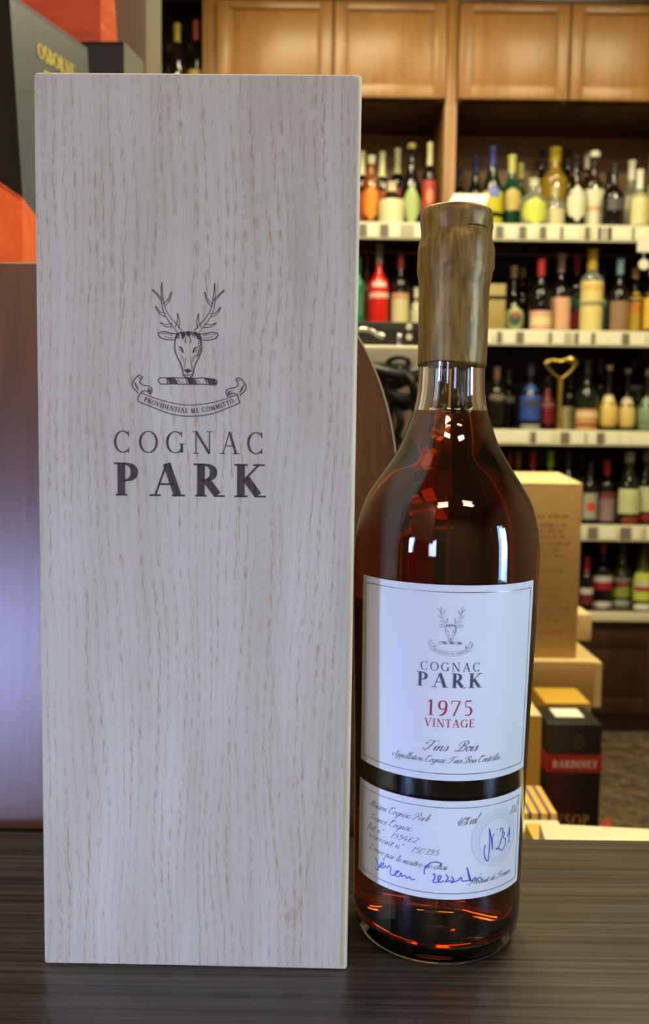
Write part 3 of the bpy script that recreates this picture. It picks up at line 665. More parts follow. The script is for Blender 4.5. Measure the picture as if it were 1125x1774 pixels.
a = Art(); draw_caps(a, 'COGNAC', straight((-.0145, .1322), (.0101, .1322)), .0037, .13, .05, .30); draw_caps(a, 'PARK', straight((-.0158, .1253), (.0112, .1253)), .0060, .21, .055, .26)
a.mapped(INK, 'lettering_print', M['ink'], lab1)
a = Art(); draw_caps(a, '1975', straight((-.0116, .1132), (.0077, .1132)), .0066, .13, .05, .16); draw_caps(a, 'VINTAGE', straight((-.0121, .1083), (.0085, .1083)), .0034, .14, .06, .14)
a.mapped(INK, 'red_vintage_print', M['redink'], lab1)
a = Art(); draw_cursive(a, 'Fins', (-.0128, .0980), (-.0025, .0980), .0023, .00042, .00016); draw_cursive(a, 'Bois', (.0008, .0980), (.0100, .0980), .0023, .00042, .00016)
draw_cursive(a, 'Appellation Cognac Fins Bois Contrôlée', (-.0262, .0929), (.0215, .0929), .0015, .00026, .00011)
a.mapped(INK, 'script_print', M['ink'], lab1)
a = Art()
for txt, q0, q1, xh in (('Maison Cognac Park', (640, 1394), (742, 1423), .00165), ('France Cognac', (640, 1417), (711, 1440), .00165), ('fût n° : 199462', (637, 1434), (722, 1461), .00175), ('warrant n° : 150395', (640, 1449), (758, 1482), .00175), ('Donné par le maître de chai :', (640, 1469), (780, 1507), .0016), ('Produit de France', (810, 1532), (881, 1510), .0014)):
    draw_cursive(a, txt, lab_uv(*q0), lab_uv(*q1), xh, .00028, .00011)
draw_cursive(a, '40% vol', lab_uv(789, 1430), lab_uv(823, 1426), .0023, .00028, .00013, .6); draw_cursive(a, '70cl', lab_uv(880, 1410), lab_uv(892, 1404), .0023, .00028, .00013, .35)
a.mapped(INK, 'script_print', M['ink'], lab2)
a = Art(); sc0 = lab_uv(858, 1450)
for r_, w_ in ((.0120, .0003), (.0090, .00025), (.0086, .0002), (.0125, .00018)):
    a.ribbon([(sc0[0] + r_ * math.cos(i * .0982), sc0[1] + r_ * math.sin(i * .0982)) for i in range(65)], [w_] * 65)
for i in range(44):
    g = i * .1428; p_ = [(sc0[0] + q * math.cos(g + e), sc0[1] + q * math.sin(g + e)) for q, e in ((.0096, 0), (.0114, .02), (.0105, .07), (.0096, .05))]
    a.line(p_, .0003, False)
for i in range(5): a.line([(sc0[0] - .006 + i * .0006, sc0[1] - .002 - i * .001), (sc0[0] + .006 - i * .0006, sc0[1] - .0018 - i * .001)], .0003, False)
a.mapped(on_lab(.00038), 'round_seal_print', M['ink_faint'], lab2)
z5 = lambda x, y: lab_uv(615 + x / 6.818, 1340 + y / 6.818); z6 = lambda x, y: lab_uv(770 + x / 8.036, 1370 + y / 8.036); z4 = lambda x, y: lab_uv(600 + x / 3.309, 1330 + y / 3.309)
a = Art()
for zz, pts in ((z6, [(555, 745), (543, 800), (545, 900), (575, 965), (600, 930), (614, 700), (610, 510)]), (z6, [(610, 510), (635, 650), (655, 810)]), (z6, [(655, 810), (652, 650), (675, 590)]), (z6, [(712, 520), (720, 528), (714, 534)]),
    (z6, [(758, 560), (772, 512), (796, 525), (790, 600), (750, 750), (700, 808), (735, 790), (780, 825)]), (z6, [(800, 565), (822, 580), (806, 640), (836, 670), (826, 750), (782, 825)]), (z6, [(850, 640), (878, 570), (889, 500), (880, 715)]),
    (z5, [(245, 990), (270, 1060), (282, 1120), (268, 1142), (240, 1110)]), (z5, [(285, 1105), (330, 1082), (345, 1060), (320, 1060), (296, 1095), (330, 1115), (372, 1088)]), (z5, [(343, 1000), (345, 1032)]),
    (z5, [(375, 1120), (408, 1090), (426, 1120), (420, 1180), (450, 1202), (500, 1172), (520, 1150), (484, 1158), (480, 1205), (520, 1215), (545, 1170), (552, 1215), (590, 1200), (610, 1235), (640, 1215), (670, 1250), (710, 1245)]),
    (z5, [(820, 1190), (815, 1140), (850, 1080), (910, 1046), (970, 1042), (1015, 1065), (1008, 1092)]), (z5, [(912, 1192), (936, 1182), (940, 1230), (915, 1275), (970, 1280), (1000, 1240), (1015, 1208), (985, 1205), (975, 1250), (1000, 1280), (1045, 1262)]),
    (z4, [(568, 608), (582, 630), (564, 652), (600, 642)]), (z4, [(600, 620), (612, 640), (598, 656), (640, 642)]), (z4, [(640, 642), (655, 625), (662, 646), (694, 642), (708, 640), (697, 600), (688, 568)]), (z4, [(688, 568), (704, 640), (722, 640), (735, 624), (742, 642), (760, 624), (776, 640)]), (z4, [(766, 605), (769, 609)])):
    a.line([zz(*p) for p in pts], .00042, True, False, 5)
a.mapped(on_lab(.00046), 'blue_handwriting', M['blueink'], lab2)

# ---------------------------------------------------------------- generic carton
def carton(name, x0, x1, y0, y1, z0, z1, body, label, cat='box', top=None, group=None, flap=True, rot=0, bev=.002):
    r = empty(name, ((x0 + x1) / 2, (y0 + y1) / 2, z0), (0, 0, rot), label, cat, group)
    hx, hy, h = (x1 - x0) / 2, (y1 - y0) / 2, z1 - z0
    MB().box(-hx, hx, -hy, hy, 0, h - (.002 if top else 0)).build('carton_body', body, r, bevel=bev)
    if top: MB().box(-hx + .0005, hx - .0005, -hy + .0005, hy - .0005, h - .002, h).build('carton_lid', top, r, bevel=.0008)
    return r, hx, hy, h
def text_on(r, txt, x0, x1, z, h, y, m, T=.2, th=.08, sp=.15, name='lettering_print', slant=0):
    a = Art(); draw_caps(a, txt, straight((x0, z), (x1, z)), h, T, th, sp, slant=slant); return a.mapped(lambda u, v: (u, y, v), name, m, r)

# low bench carrying the cartons right behind the table
bench = empty('low_bench', (.56, 1.17, RZ0), label='low dark bench behind the counter carrying the cartons', cat='bench')
bz = -.56 - RZ0
MB().box(-.35, .36, -.55, .56, bz - .03, bz).build('bench_top', M['plinth'], bench, bevel=.002)
for x in (-.32, .33):
    for y in (-.51, .52): MB().box(x - .02, x + .02, y - .02, y + .02, 0, bz - .03).build('leg', M['plinth'], bench, bevel=.002)

# tall black carton with red band
p = at(950, 1255, 1.48); q = at(1045, 1255, 1.48); BZ = p.z
r, hx, hy, h = carton('black_gift_carton', p.x, q.x, 1.48, 1.585, -.56, BZ, M['blackcard'], 'black gift carton with red band and white sticker on its lid', top=M['blackcard'])
zb0 = at(1000, 1338, 1.48).z + .56; zb1 = at(1000, 1308, 1.48).z + .56
MB().box(-hx - .0008, hx + .0008, -hy - .0008, hy + .0008, zb0, zb1).build('red_band', M['redband'], r)
text_on(r, 'BARDINET', -hx * .78, hx * .84, zb0 + .008, .0125, -hy - .0014, M['white_ink'], .24, .1)
zv = at(1000, 1432, 1.48).z + .56; text_on(r, 'VSOP', -hx * .62, hx * .62, zv, .021, -hy - .0006, M['gold_ink'], .16, .07, .2)
ze = at(1003, 1286, 1.48).z + .56
a = Art(); a.ribbon([(.006 + .009 * math.cos(i * .42), ze + .012 * math.sin(i * .42)) for i in range(16)], [.0022] * 16); a.line([(.006, ze + .014), (.006, ze - .014)], .003, False); a.line([(-.003, ze), (.015, ze)], .003, False)
a.mapped(lambda u, v: (u, -hy - .0006, v), 'emblem_print', mat('grey_emblem', rgb(70, 66, 60), .6), r)
MB().box(-.022, .026, -.012, .036, h, h + .0006).build('sticker', M['sticker'], r)
# yellow carton behind it
p = at(945, 1218, 1.60); q = at(1025, 1218, 1.60)
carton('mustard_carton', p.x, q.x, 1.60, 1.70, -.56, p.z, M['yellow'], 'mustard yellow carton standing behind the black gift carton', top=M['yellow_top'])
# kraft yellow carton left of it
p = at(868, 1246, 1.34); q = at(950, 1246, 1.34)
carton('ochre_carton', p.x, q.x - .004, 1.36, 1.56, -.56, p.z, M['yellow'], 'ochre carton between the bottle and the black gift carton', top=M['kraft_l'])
# striped cartons, cream slab
def striped(z0, z1, x0, x1, y0, y1, label):
    r = empty('striped_carton', ((x0 + x1) / 2, (y0 + y1) / 2, z0), (0, 0, 0), label, 'box'); hx, hy, h = (x1 - x0) / 2, (y1 - y0) / 2, z1 - z0
    MB().box(-hx, hx, -hy, hy, 0, h).build('carton_body', mat('striped_yellow', rgb(225, 180, 80), .5), r, bevel=.001)
    n = int((x1 - x0) / .0105)
    for i in range(n):
        x = -hx + (i + .6) * .0105
        bb = MB(); w = .0017
        bb.add([(x - w, -hy - .0006, h + .0006), (x + w, -hy - .0006, h + .0006), (x + w, hy, h + .0006), (x - w, hy, h + .0006), (x - w, -hy - .0006, 0), (x + w, -hy - .0006, 0)], [(0, 1, 2, 3), (4, 5, 1, 0)])
        bb.build('purple_stripe', M['purple'], r)
    return r
p = at(880, 1408, .98); q = at(966, 1408, .98)
striped(-.5598, p.z, .213, q.x, .98, 1.06, 'yellow and purple striped carton just right of the cognac bottle')
p = at(975, 1440, .90)
p2 = at(960, 1414, .965)
striped(-.5598, at(915, 1437, .84).z, .213, at(934, 1437, .80).x, .775, .855, 'low striped carton tucked before the small cream carton')
carton('cream_carton', .213, p2.x + .004, .865, .963, -.56, p2.z - .003, M['cream'], 'small cream carton in front of the striped carton', top=None)
p = at(934, 1441, .74)
carton('cream_crate', p.x, p.x + .42, .66, .74, -.56, p.z, M['cream'], 'long cream carton just behind the right end of the counter', top=None, rot=-.09)
c = at(1051, 1434, 1.22); hc = c.z + .56 + .016
cone = MB(); cone.lathe([(.086, 0), (.086, .006), (hc * .52, .008), (.0015, hc - .002), (.0005, hc)], 24)
tag(cone.build('red_cone', M['redcone'], smooth=True, loc=(c.x, 1.22, -.56)), 'tall red plastic cone tip beside the black gift carton', 'cone')

# kraft stack farther back
p = at(1033, 1147, 1.9); zw1 = p.z; zw0 = at(1043, 1225, 1.9).z; xr = p.x
X0 = at(800, 1147, 1.9).x
carton('kraft_crate', X0, xr - .02, 1.92, 2.18, RZ0, zw0, M['kraft'], 'kraft carton on the floor at the foot of the kraft stack')
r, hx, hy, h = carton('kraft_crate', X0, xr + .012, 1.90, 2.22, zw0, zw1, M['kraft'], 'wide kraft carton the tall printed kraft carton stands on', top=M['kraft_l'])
MB().box(hx - .014, hx + .001, -hy - .0012, -hy + .03, 0, h - .002).build('corner_tape', M['kraft_l'], r)
p = at(1012, 840, 1.93); q0 = at(868, 840, 1.93)
r, hx, hy, h = carton('tall_kraft_carton', q0.x, p.x - .002, 1.93, 2.09, zw1, p.z, M['kraft'], 'tall kraft carton printed with lines of text, right of the bottle shoulder')
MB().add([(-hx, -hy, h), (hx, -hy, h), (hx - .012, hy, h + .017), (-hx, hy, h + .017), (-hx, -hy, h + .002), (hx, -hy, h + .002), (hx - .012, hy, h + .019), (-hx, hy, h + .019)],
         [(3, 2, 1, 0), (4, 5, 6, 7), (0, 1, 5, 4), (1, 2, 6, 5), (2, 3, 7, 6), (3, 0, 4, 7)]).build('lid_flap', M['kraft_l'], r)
bb = MB(); rnd = random.Random(3)
for zz, hh in [(at(950, y, 1.93).z - zw1, .010) for y in (897, 912, 922, 932, 944, 955, 965, 990, 1022, 1034, 1046, 1056, 1066, 1078, 1098)]:
    x = -hx + .03; xe = hx - .022 - rnd.random() * .02
    while x < xe:
        w = .004 + rnd.random() * .012; hq = hh * (.45 + rnd.random() * .25)
        bb.add([(x, -hy - .0006, zz), (x + w, -hy - .0006, zz), (x + w, -hy - .0006, zz + hq), (x, -hy - .0006, zz + hq)], [(0, 1, 2, 3)]); x += w + .003 + rnd.random() * .004
o = bb.build('printed_text_lines', mat('faint_kraft_ink', rgb(172, 138, 86), .8), r); o['kind'] = 'stuff'
p = at(1022, 1068, 2.12)
carton('short_kraft_carton', p.x - .14, p.x, 2.10, 2.20, zw1, p.z + .008, M['kraft_l'], 'short pale kraft carton peeking out behind the tall kraft carton')

# ---------------------------------------------------------------- upper left cartons on a stock cabinet
sz = .36
sc_ = empty('stock_cabinet', (-.45, 1.15, RZ0), label='dark stock cabinet behind the brown panel carrying grey and orange cartons', cat='cabinet')
MB().box(-.42, .40, -.36, .45, 0, sz - RZ0 - .02).build('cabinet_body', M['oak_dark'], sc_, bevel=.003)
MB().box(-.43, .41, -.37, .46, sz - RZ0 - .02, sz - RZ0).build('cabinet_top', M['oak_dark'], sc_, bevel=.003)
for x in (-.215, .195):
    d = MB().box(x - .19, x + .19, -.378, -.36, .06, sz - RZ0 - .05).build('door', M['oak_dark'], sc_, bevel=.002)
    MB().tube([(x + .15, -.40, .5), (x + .15, -.40, .62)], .005).build('handle', M['chrome'], d, smooth=True)
# leaning tall black carton; the receding text face is coloured grey for reflected light
def prism_thing(name, foot, z0, z1, mats, label, cat='box', top=None, face_mats=None):
    r = empty(name, (foot[0][0], foot[0][1], z0), (0, 0, 0), label, cat)
    P = [(x - foot[0][0], y - foot[0][1]) for x, y in foot]; TP = [(x - foot[0][0], y - foot[0][1]) for x, y in top] if top else P
    n = len(P)
    for i in range(n):                                 # each face a side panel with thickness
        j = (i + 1) % n; a, c, e, g = P[i], P[j], TP[i], TP[j]
        cx = sum(p_[0] for p_ in P) / n; cy = sum(p_[1] for p_ in P) / n
        def inn_(p_): return (p_[0] + (cx - p_[0]) * .02, p_[1] + (cy - p_[1]) * .02)
        a2, c2, e2, g2 = map(inn_, (a, c, e, g)); H_ = z1 - z0
        MB().add([(a[0], a[1], 0), (c[0], c[1], 0), (g[0], g[1], H_), (e[0], e[1], H_), (a2[0], a2[1], 0), (c2[0], c2[1], 0), (g2[0], g2[1], H_), (e2[0], e2[1], H_)],
                 [(0, 1, 2, 3), (7, 6, 5, 4), (0, 4, 5, 1), (1, 5, 6, 2), (2, 6, 7, 3), (3, 7, 4, 0)]).build('side_panel', (face_mats or [mats] * n)[i], r)
    MB().prism([(x * .985, y * .985) for x, y in TP], z1 - z0 - .004, z1 - z0 - .001).build('lid', mats, r)
    return r
n1 = at(39, 341, .97); n1t = at(16, -12, .97); f1 = at(151, 84, 1.10)
dxl = (n1t.x - n1.x)                                   # lean
ft = [(n1.x, .97), (f1.x - dxl, 1.10), (f1.x - dxl - .085, 1.165), (n1.x - .085, 1.035)]
hgt = n1t.z - sz; lean = dxl / (n1t.z - n1.z) * hgt
ft0 = [(x - lean * .15, y) for x, y in ft]; tp0 = [(x + lean, y) for x, y in ft]
tp0 = [(n1t.x, .97), (f1.x, 1.10), (f1.x - .085, 1.165), (n1t.x - .085, 1.035)]
ft0 = [(x - lean, y) for x, y in tp0]
gb = prism_thing('tall_grey_carton', ft0, sz, n1t.z, M['greybox'], 'leaning black and grey gift carton with gold lettering at far left', top=tp0, face_mats=[M['greybox'], M['blackcard'], M['blackcard'], M['blackcard']])
v0 = Vector((tp0[0][0] - ft0[0][0], tp0[0][1] - ft0[0][1], n1t.z - sz)); v1 = Vector((tp0[1][0] - ft0[0][0], tp0[1][1] - ft0[0][1], n1t.z - sz)); e1 = (v1 - v0); LL = e1.length; e1.normalize(); dn = -Vector((lean, 0, n1t.z - sz)).normalized(); nn = e1.cross(Vector((0, 0, 1))).normalized() * .0008
a = Art(); draw_caps(a, 'OSBORNE', straight((LL * .30, -.047), (LL * .78, -.047)), .016, .24, .12, .12); a.line([(LL * .36, -.058), (LL * .70, -.058)], .004, False)
a.mapped(lambda u, v: v0 + e1 * u - dn * v + nn, 'gold_lettering', mat('gold_foil_ink', rgb(215, 190, 70), .35), gb)
# orange carton lower left
zo = at(38, 342, .875).z
q = [at(0, 315, .82), at(38, 342, .875), at(60, 372, .945)]
def atz(px, py, z):
    d = _r * ((px - 562.5) / FPX) - _u * ((py - 887) / FPX) + _f; return CP + d * ((z - CAMZ) / d.z)
q = [atz(-40, 288, zo), atz(38, 342, zo), atz(64, 376, zo)]
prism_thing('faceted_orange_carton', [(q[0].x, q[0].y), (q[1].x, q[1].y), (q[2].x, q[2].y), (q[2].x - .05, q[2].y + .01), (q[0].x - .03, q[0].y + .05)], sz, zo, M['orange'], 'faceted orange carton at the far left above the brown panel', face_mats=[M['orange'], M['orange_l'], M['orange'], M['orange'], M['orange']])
# brown carton with orange one on top, big grey carton behind
zb = at(215, 72, 1.17).z; a0 = atz(110, 72, zb); a1 = atz(215, 72, zb); a2_ = atz(249, 107, zb)
prism_thing('dark_brown_carton', [(a0.x, a0.y), (a1.x, a1.y), (a2_.x, a2_.y), (a0.x + (a2_.x - a1.x), a0.y + a2_.y - a1.y)], sz, zb, M['brownbox'], 'dark brown carton under the upper orange carton', face_mats=[M['brownbox'], M['greybox2'], M['brownbox'], M['brownbox']])  # right side is brown card too; its grey is light put into the colour
o0 = at(20, 71, a1.y + .012); o1 = at(175, 71, a1.y + .012); o2_ = at(205, 71, a1.y + .03); ot = at(164, -150, a1.y + .03)
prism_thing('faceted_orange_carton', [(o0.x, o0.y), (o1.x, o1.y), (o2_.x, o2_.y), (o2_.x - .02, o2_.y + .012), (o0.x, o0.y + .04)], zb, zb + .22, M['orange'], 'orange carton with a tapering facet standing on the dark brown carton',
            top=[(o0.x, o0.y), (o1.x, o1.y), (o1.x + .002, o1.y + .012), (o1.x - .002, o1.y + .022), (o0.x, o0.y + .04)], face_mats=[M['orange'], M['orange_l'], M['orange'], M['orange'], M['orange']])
g0 = at(120, 0, 1.34); g1 = at(253, 0, 1.34)
prism_thing('large_grey_carton', [(g0.x, 1.34), (g1.x, 1.34), (g1.x, 1.46), (g0.x, 1.46)], sz, 1.02, M['greybox2'], 'large pale grey carton standing behind the orange and dark brown cartons')

# ---------------------------------------------------------------- appliance, cables
pc = empty('parts_pedestal', (at(670, 700, 1.75).x - .04, 1.80, RZ0), label='dark pedestal cabinet behind the cognac bottle carrying a beige carton', cat='cabinet')
MB().box(-.12, .115, -.14, .16, 0, .0295 - RZ0).build('cabinet_body', M['oak_dark'], pc, bevel=.003)
MB().box(-.10, .10, -.148, -.14, .05, .0 - RZ0).build('door', M['oak_dark'], pc, bevel=.002)
xa = at(560, 640, 1.70).x; xb = at(742, 640, 1.70).x; za = at(670, 640, 1.70).z; zt_ = at(670, 598, 1.70).z
carton('beige_carton', xa + .004, xb - .012, 1.712, 1.90, .03, za, M['beige'], 'beige carton behind the black cables, under the cream machine')
ap = empty('cream_machine', ((xa + xb) / 2, 1.80, za), label='cream desktop machine between the wooden box and the bottle neck', cat='machine'); hw = (xb - xa) / 2
MB().box(-hw, hw, -.10, .10, 0, zt_ - za).build('housing', M['appl'], ap, bevel=.006, seg=3)
MB().box(-hw + .03, hw - .03, -.1015, -.099, .008, .012).build('slot', M['blackpl'], ap)
zd = at(670, 556, 1.76).z
dm = empty('dark_coffee_machine', ((xa + xb) / 2, 1.82, zt_), label='dark green black machine with chrome lever on the cream machine', cat='machine')
MB().box(-hw + .004, hw - .004, -.05, .07, 0, zd - zt_).build('housing', M['darkgreen'], dm, bevel=.004)
cx0, cy0 = (xa + xb) / 2, 1.82
pts = [at(612, 578, 1.755), at(625, 571, 1.75), at(640, 572, 1.75), at(652, 578, 1.75), at(665, 584, 1.75)]
MB().tube([tuple(Vector(v) - Vector((cx0, cy0, zt_))) for v in crom(pts, 5)], [.0035] * 16 + [.005] * 5, 10).build('lever', M['chrome'], dm, smooth=True)
p = at(693, 596, 1.76) - Vector((cx0, cy0, zt_)); MB().box(p.x - .005, p.x + .005, -.058, -.05, .0, .028).build('chrome_post', M['chrome'], dm, bevel=.001)
for yy in (567, 584):
    p = at(709, yy, 1.765) - Vector((cx0, cy0, zt_)); MB().lathe([(.001, -.006), (.005, -.004), (.006, 0), (.005, .004), (.001, .006)], 16, p.x, -.056).build('knob', M['sticker'], dm, smooth=True, loc=(0, 0, p.z))
cb = empty('black_cable_bundle', (at(690, 700, 1.66).x, 1.68, .04), label='tangle of black cables and adapter hanging before the beige carton', cat='cables')
OC = Vector(cb.location)
def cable(pxs, r, Y=1.67):
    k = [at(x, y, Y + dy) - OC for x, y, dy in pxs]; MB().tube(crom(k, 6), r, 10).build('cable', M['blackpl'], cb, smooth=True)
cable([(668, 634, .01), (676, 624, 0), (692, 619, -.01), (706, 623, -.01), (707, 631, 0), (696, 634, .01)], .0042)
cable([(645, 640, 0), (675, 648, -.01), (705, 650, -.01), (735, 640, 0)], .010)
cable([(652, 662, .01), (680, 668, 0), (700, 662, -.01), (730, 652, -.01)], .009)
cable([(660, 672, 0), (690, 690, -.02), (722, 690, -.01), (745, 680, 0)], .011)
cable([(690, 640, 0), (712, 660, -.02), (718, 690, -.02), (700, 705, -.01), (675, 690, 0)], .008)
cable([(685, 700, -.01), (695, 730, -.02), (688, 755, -.01), (700, 765, 0), (718, 748, .0)], .007)
cable([(678, 700, 0), (676, 740, 0), (686, 775, .005), (692, 830, .01), (690, 900, .01)], .006)
cable([(700, 690, 0), (722, 715, -.01), (730, 760, 0), (720, 830, .01), (716, 900, .01)], .006)
MB().box(-.045, .02, -.016, .012, at(670, 655, 1.66).z - .04, at(670, 630, 1.66).z - .04).build('power_adapter', M['blackpl'], cb, bevel=.004)

# ---------------------------------------------------------------- display cabinets
YF, YB_ = 3.45, 3.85
def X(px, py=400): return at(px, py, YF).x
ZS = {'A': .996, 'B': .615, 'C': .249, 'D': -.103, 'E': -.434}
ZR = {'A': .055, 'B': .052, 'C': .052, 'D': .056, 'E': .030}
ZDB, ZDT = 1.434, 1.765
def cabinet(name, x0, x1, label, doors, shelves, px_tags, postL, postR, black=False):
    r = empty(name, ((x0 + x1) / 2, YF, RZ0), label=label, cat='cabinet'); cx = (x0 + x1) / 2
    def bx(nm, a, b_, y0, y1, z0, z1, m, par=r, bev=.002): return MB().box(a - cx, b_ - cx, y0 - YF, y1 - YF, z0 - RZ0, z1 - RZ0).build(nm, m, par, bevel=bev)
    bw = M['niche'] if black else M['cab_back']
    bx('side_panel', x0, postL, YF, YB_ + .02, RZ0, RZ1 - .01, M['oak']); bx('side_panel', postR, x1, YF, YB_ + .02, RZ0, RZ1 - .01, M['oak'])
    zk = ZS['A'] - .03
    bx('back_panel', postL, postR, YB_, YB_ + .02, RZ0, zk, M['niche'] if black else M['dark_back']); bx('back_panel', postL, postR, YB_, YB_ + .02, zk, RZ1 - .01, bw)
    if not black:
        bx('cupboard_bottom', postL, postR, YF + .03, YB_, ZDB, ZDB + .02, M['oak_dark'])
        bx('cupboard_inner', postL, postR, YF + .05, YB_, ZDB + .02, RZ1 - .02, M['niche'])
        bx('cornice', postL, postR, YF - .012, YF + .05, ZDT + .006, RZ1 - .012, M['oak_dark'], bev=.006)
    for (a, b_) in doors:
        s_ = .046
        d = MB(); d.box(a - cx + .002, a - cx + s_, -.022, 0, ZDB - RZ0, ZDT - RZ0); d.box(b_ - cx - s_, b_ - cx - .002, -.022, 0, ZDB - RZ0, ZDT - RZ0)
        d.box(a - cx + s_, b_ - cx - s_, -.022, 0, ZDB - RZ0, ZDB + .048 - RZ0); d.box(a - cx + s_, b_ - cx - s_, -.022, 0, ZDT - .03 - RZ0, ZDT - RZ0)
        dd = d.build('cupboard_door', M['oak'], r, bevel=.003)
        MB().box(a - cx + s_, b_ - cx - s_, -.012, -.004, ZDB + .048 - RZ0, ZDT - .03 - RZ0).build('door_panel', M['oak'], dd, bevel=.003)
        MB().tube([(b_ - cx - s_ - .004, -.014, ZDB + .05 - RZ0), (b_ - cx - s_ - .004, -.014, ZDT - .03 - RZ0)], .004, 8).build('moulding', M['oak'], dd, smooth=True); MB().tube([(a - cx + s_ + .004, -.014, ZDB + .05 - RZ0), (a - cx + s_ + .004, -.014, ZDT - .03 - RZ0)], .004, 8).build('moulding', M['oak'], dd, smooth=True)
    for k in shelves:
        z = ZS.get(k, k) if not isinstance(k, float) else k
        bx('shelf', postL, postR, YF + .006, YB_, z - .024, z, M['niche'] if black else M['oak_dark'])
        if isinstance(k, float): continue
        rl = bx('price_rail', postL + .001, postR - .001, YF - .002, YF + .006, z - ZR[k], z + .006, M['rail'], bev=.001)
        for (c_, w_, kind) in px_tags.get(k, []):
            xx = X(c_, 400 if k in 'AB' else 900) - cx; ww = w_ * YF / 1600 / 2
            if abs(xx) + ww > (postR - postL) / 2: continue
            MB().box(xx - ww, xx + ww, -.0045, -.0022, z - RZ0 - ZR[k] + .008, z - RZ0 - .003).build('price_tag', M[kind], rl)
    if not black:                                      # base cupboard
        ze_ = ZS['E'] - .04
        bx('base_cupboard', postL, postR, YF + .03, YB_, RZ0 + .07, ze_, M['plinth'])
        bx('kick_board', postL, postR, YF + .05, YB_, RZ0, RZ0 + .07, M['plinth'])
        m_ = (postL + postR) / 2
        for (a, b_) in ((postL + .004, m_ - .002), (m_ + .002, postR - .004)):
            d = MB(); s_ = .06; z0_, z1_ = RZ0 + .08, ze_ - .03
            for q_ in ((a, a + s_, z0_, z1_), (b_ - s_, b_, z0_, z1_), (a + s_, b_ - s_, z0_, z0_ + s_), (a + s_, b_ - s_, z1_ - s_, z1_)):
                d.box(q_[0] - cx, q_[1] - cx, .012, .03, q_[2] - RZ0, q_[3] - RZ0)
            dd = d.build('base_door', M['plinth'], r, bevel=.003); MB().box(a + s_ - cx, b_ - s_ - cx, .020, .028, z0_ + s_ - RZ0, z1_ - s_ - RZ0).build('door_panel', M['plinth'], dd, bevel=.002)
    return r
G, Wt, Mt = 'tagg', 'tagw', 'tagm'
TAGS = {'A': [(629, 13, G), (645, 15, Wt), (666, 14, G), (684, 18, Wt), (706, 22, Mt), (724, 14, Wt), (866, 12, G), (886, 14, Wt), (906, 12, G), (921, 14, Wt), (941, 11, G), (958, 18, Wt), (974, 5, G), (990, 26, Wt), (1018, 9, G), (1035, 10, Wt), (1048, 24, Mt), (1075, 40, Wt), (1097, 4, G), (1113, 22, Wt)],
        'B': [(852, 8, Wt), (871, 8, G), (888, 18, Wt), (907, 12, G), (933, 34, Wt), (960, 5, G), (975, 18, Wt), (991, 12, Mt), (1006, 7, G), (1020, 20, Wt), (1035, 6, G), (1052, 20, Wt), (1073, 20, Wt), (1092, 12, G), (1112, 24, Wt)],
        'C': [(880, 60, Wt), (919, 9, G), (938, 24, Wt), (974, 15, G), (996, 22, Wt), (1010, 4, Mt), (1022, 18, Wt), (1035, 13, G), (1056, 20, Wt), (1078, 18, Wt), (1106, 36, Wt)],
        'D': [(1028, 17, G), (1054, 26, Wt), (1085, 19, G), (1104, 12, Wt), (1117, 5, Mt), (1132, 20, Wt)], 'E': []}
x357, x375, x770, x790 = -.452, -.412, .417, .458
cabinet('display_cabinet', x357, x770 - .001, 'middle wooden display cabinet with two lit cupboard doors and bottle shelves', [(x375, X(577, 100) - .0), (X(577, 100) + .002, x770 - .002)], ['A', 'B', 'C', 'D', 'E'], TAGS, x375, x770 - .003)
cabinet('display_cabinet', x770, 1.335, 'right wooden display cabinet full of liquor bottles, right of the tall divider', [(x790, .855), (.857, 1.296)], ['A', 'B', 'C', 'D', 'E'], TAGS, x790, 1.30)
cabinet('display_cabinet', -1.30, x357 - .001, 'open black display cabinet with wine bottles at upper left', [], [1.425, .90], {}, -1.262, -.462, black=True)

# ---------------------------------------------------------------- bottles on the shelves
GM = {}
def gm(key, c, rough=.05, trans=0.0, ior=1.45):
    if key not in GM: GM[key] = mat(key, c, rough, 0, trans, ior, coat=.3)
    return GM[key]
GL = {'dark': gm('dark_bottle_glass', rgb(22, 18, 14)), 'green': gm('green_bottle_glass', rgb(20, 70, 45), .1), 'dgreen': gm('dark_green_bottle_glass', rgb(20, 32, 16)), 'brown': gm('brown_bottle_glass', rgb(50, 26, 12)),
      'clear': gm('clear_bottle_glass', rgb(215, 220, 200), .05, .75), 'gold': gm('golden_liquor_glass', rgb(205, 165, 50), .06, .55), 'amber': gm('amber_liquor_glass', rgb(170, 90, 30), .08, .45), 'red': gm('red_liquor_glass', rgb(205, 32, 22), .2),
      'blue': gm('blue_bottle_glass', rgb(26, 50, 110)), 'olive': gm('olive_bottle_glass', rgb(80, 90, 24), .1, .2), 'orange': gm('orange_liquor_glass', rgb(140, 64, 20), .1, .2), 'white': gm('white_ceramic_glaze', rgb(225, 218, 190), .3), 'emerald': gm('emerald_bottle_glass', rgb(10, 120, 80), .1)}
CM = {}
def cm(c):
    k = tuple(c)
    if k not in CM: CM[k] = mat('paint_%d_%d_%d' % k, rgb(*c), .42)
    return CM[k]
CREAM, RED, DRED, GOLD, BLUE, WHITE, BLACK = (224, 224, 170), (200, 40, 40), (120, 30, 35), (190, 160, 50), (50, 50, 130), (235, 235, 215), (28, 26, 26)
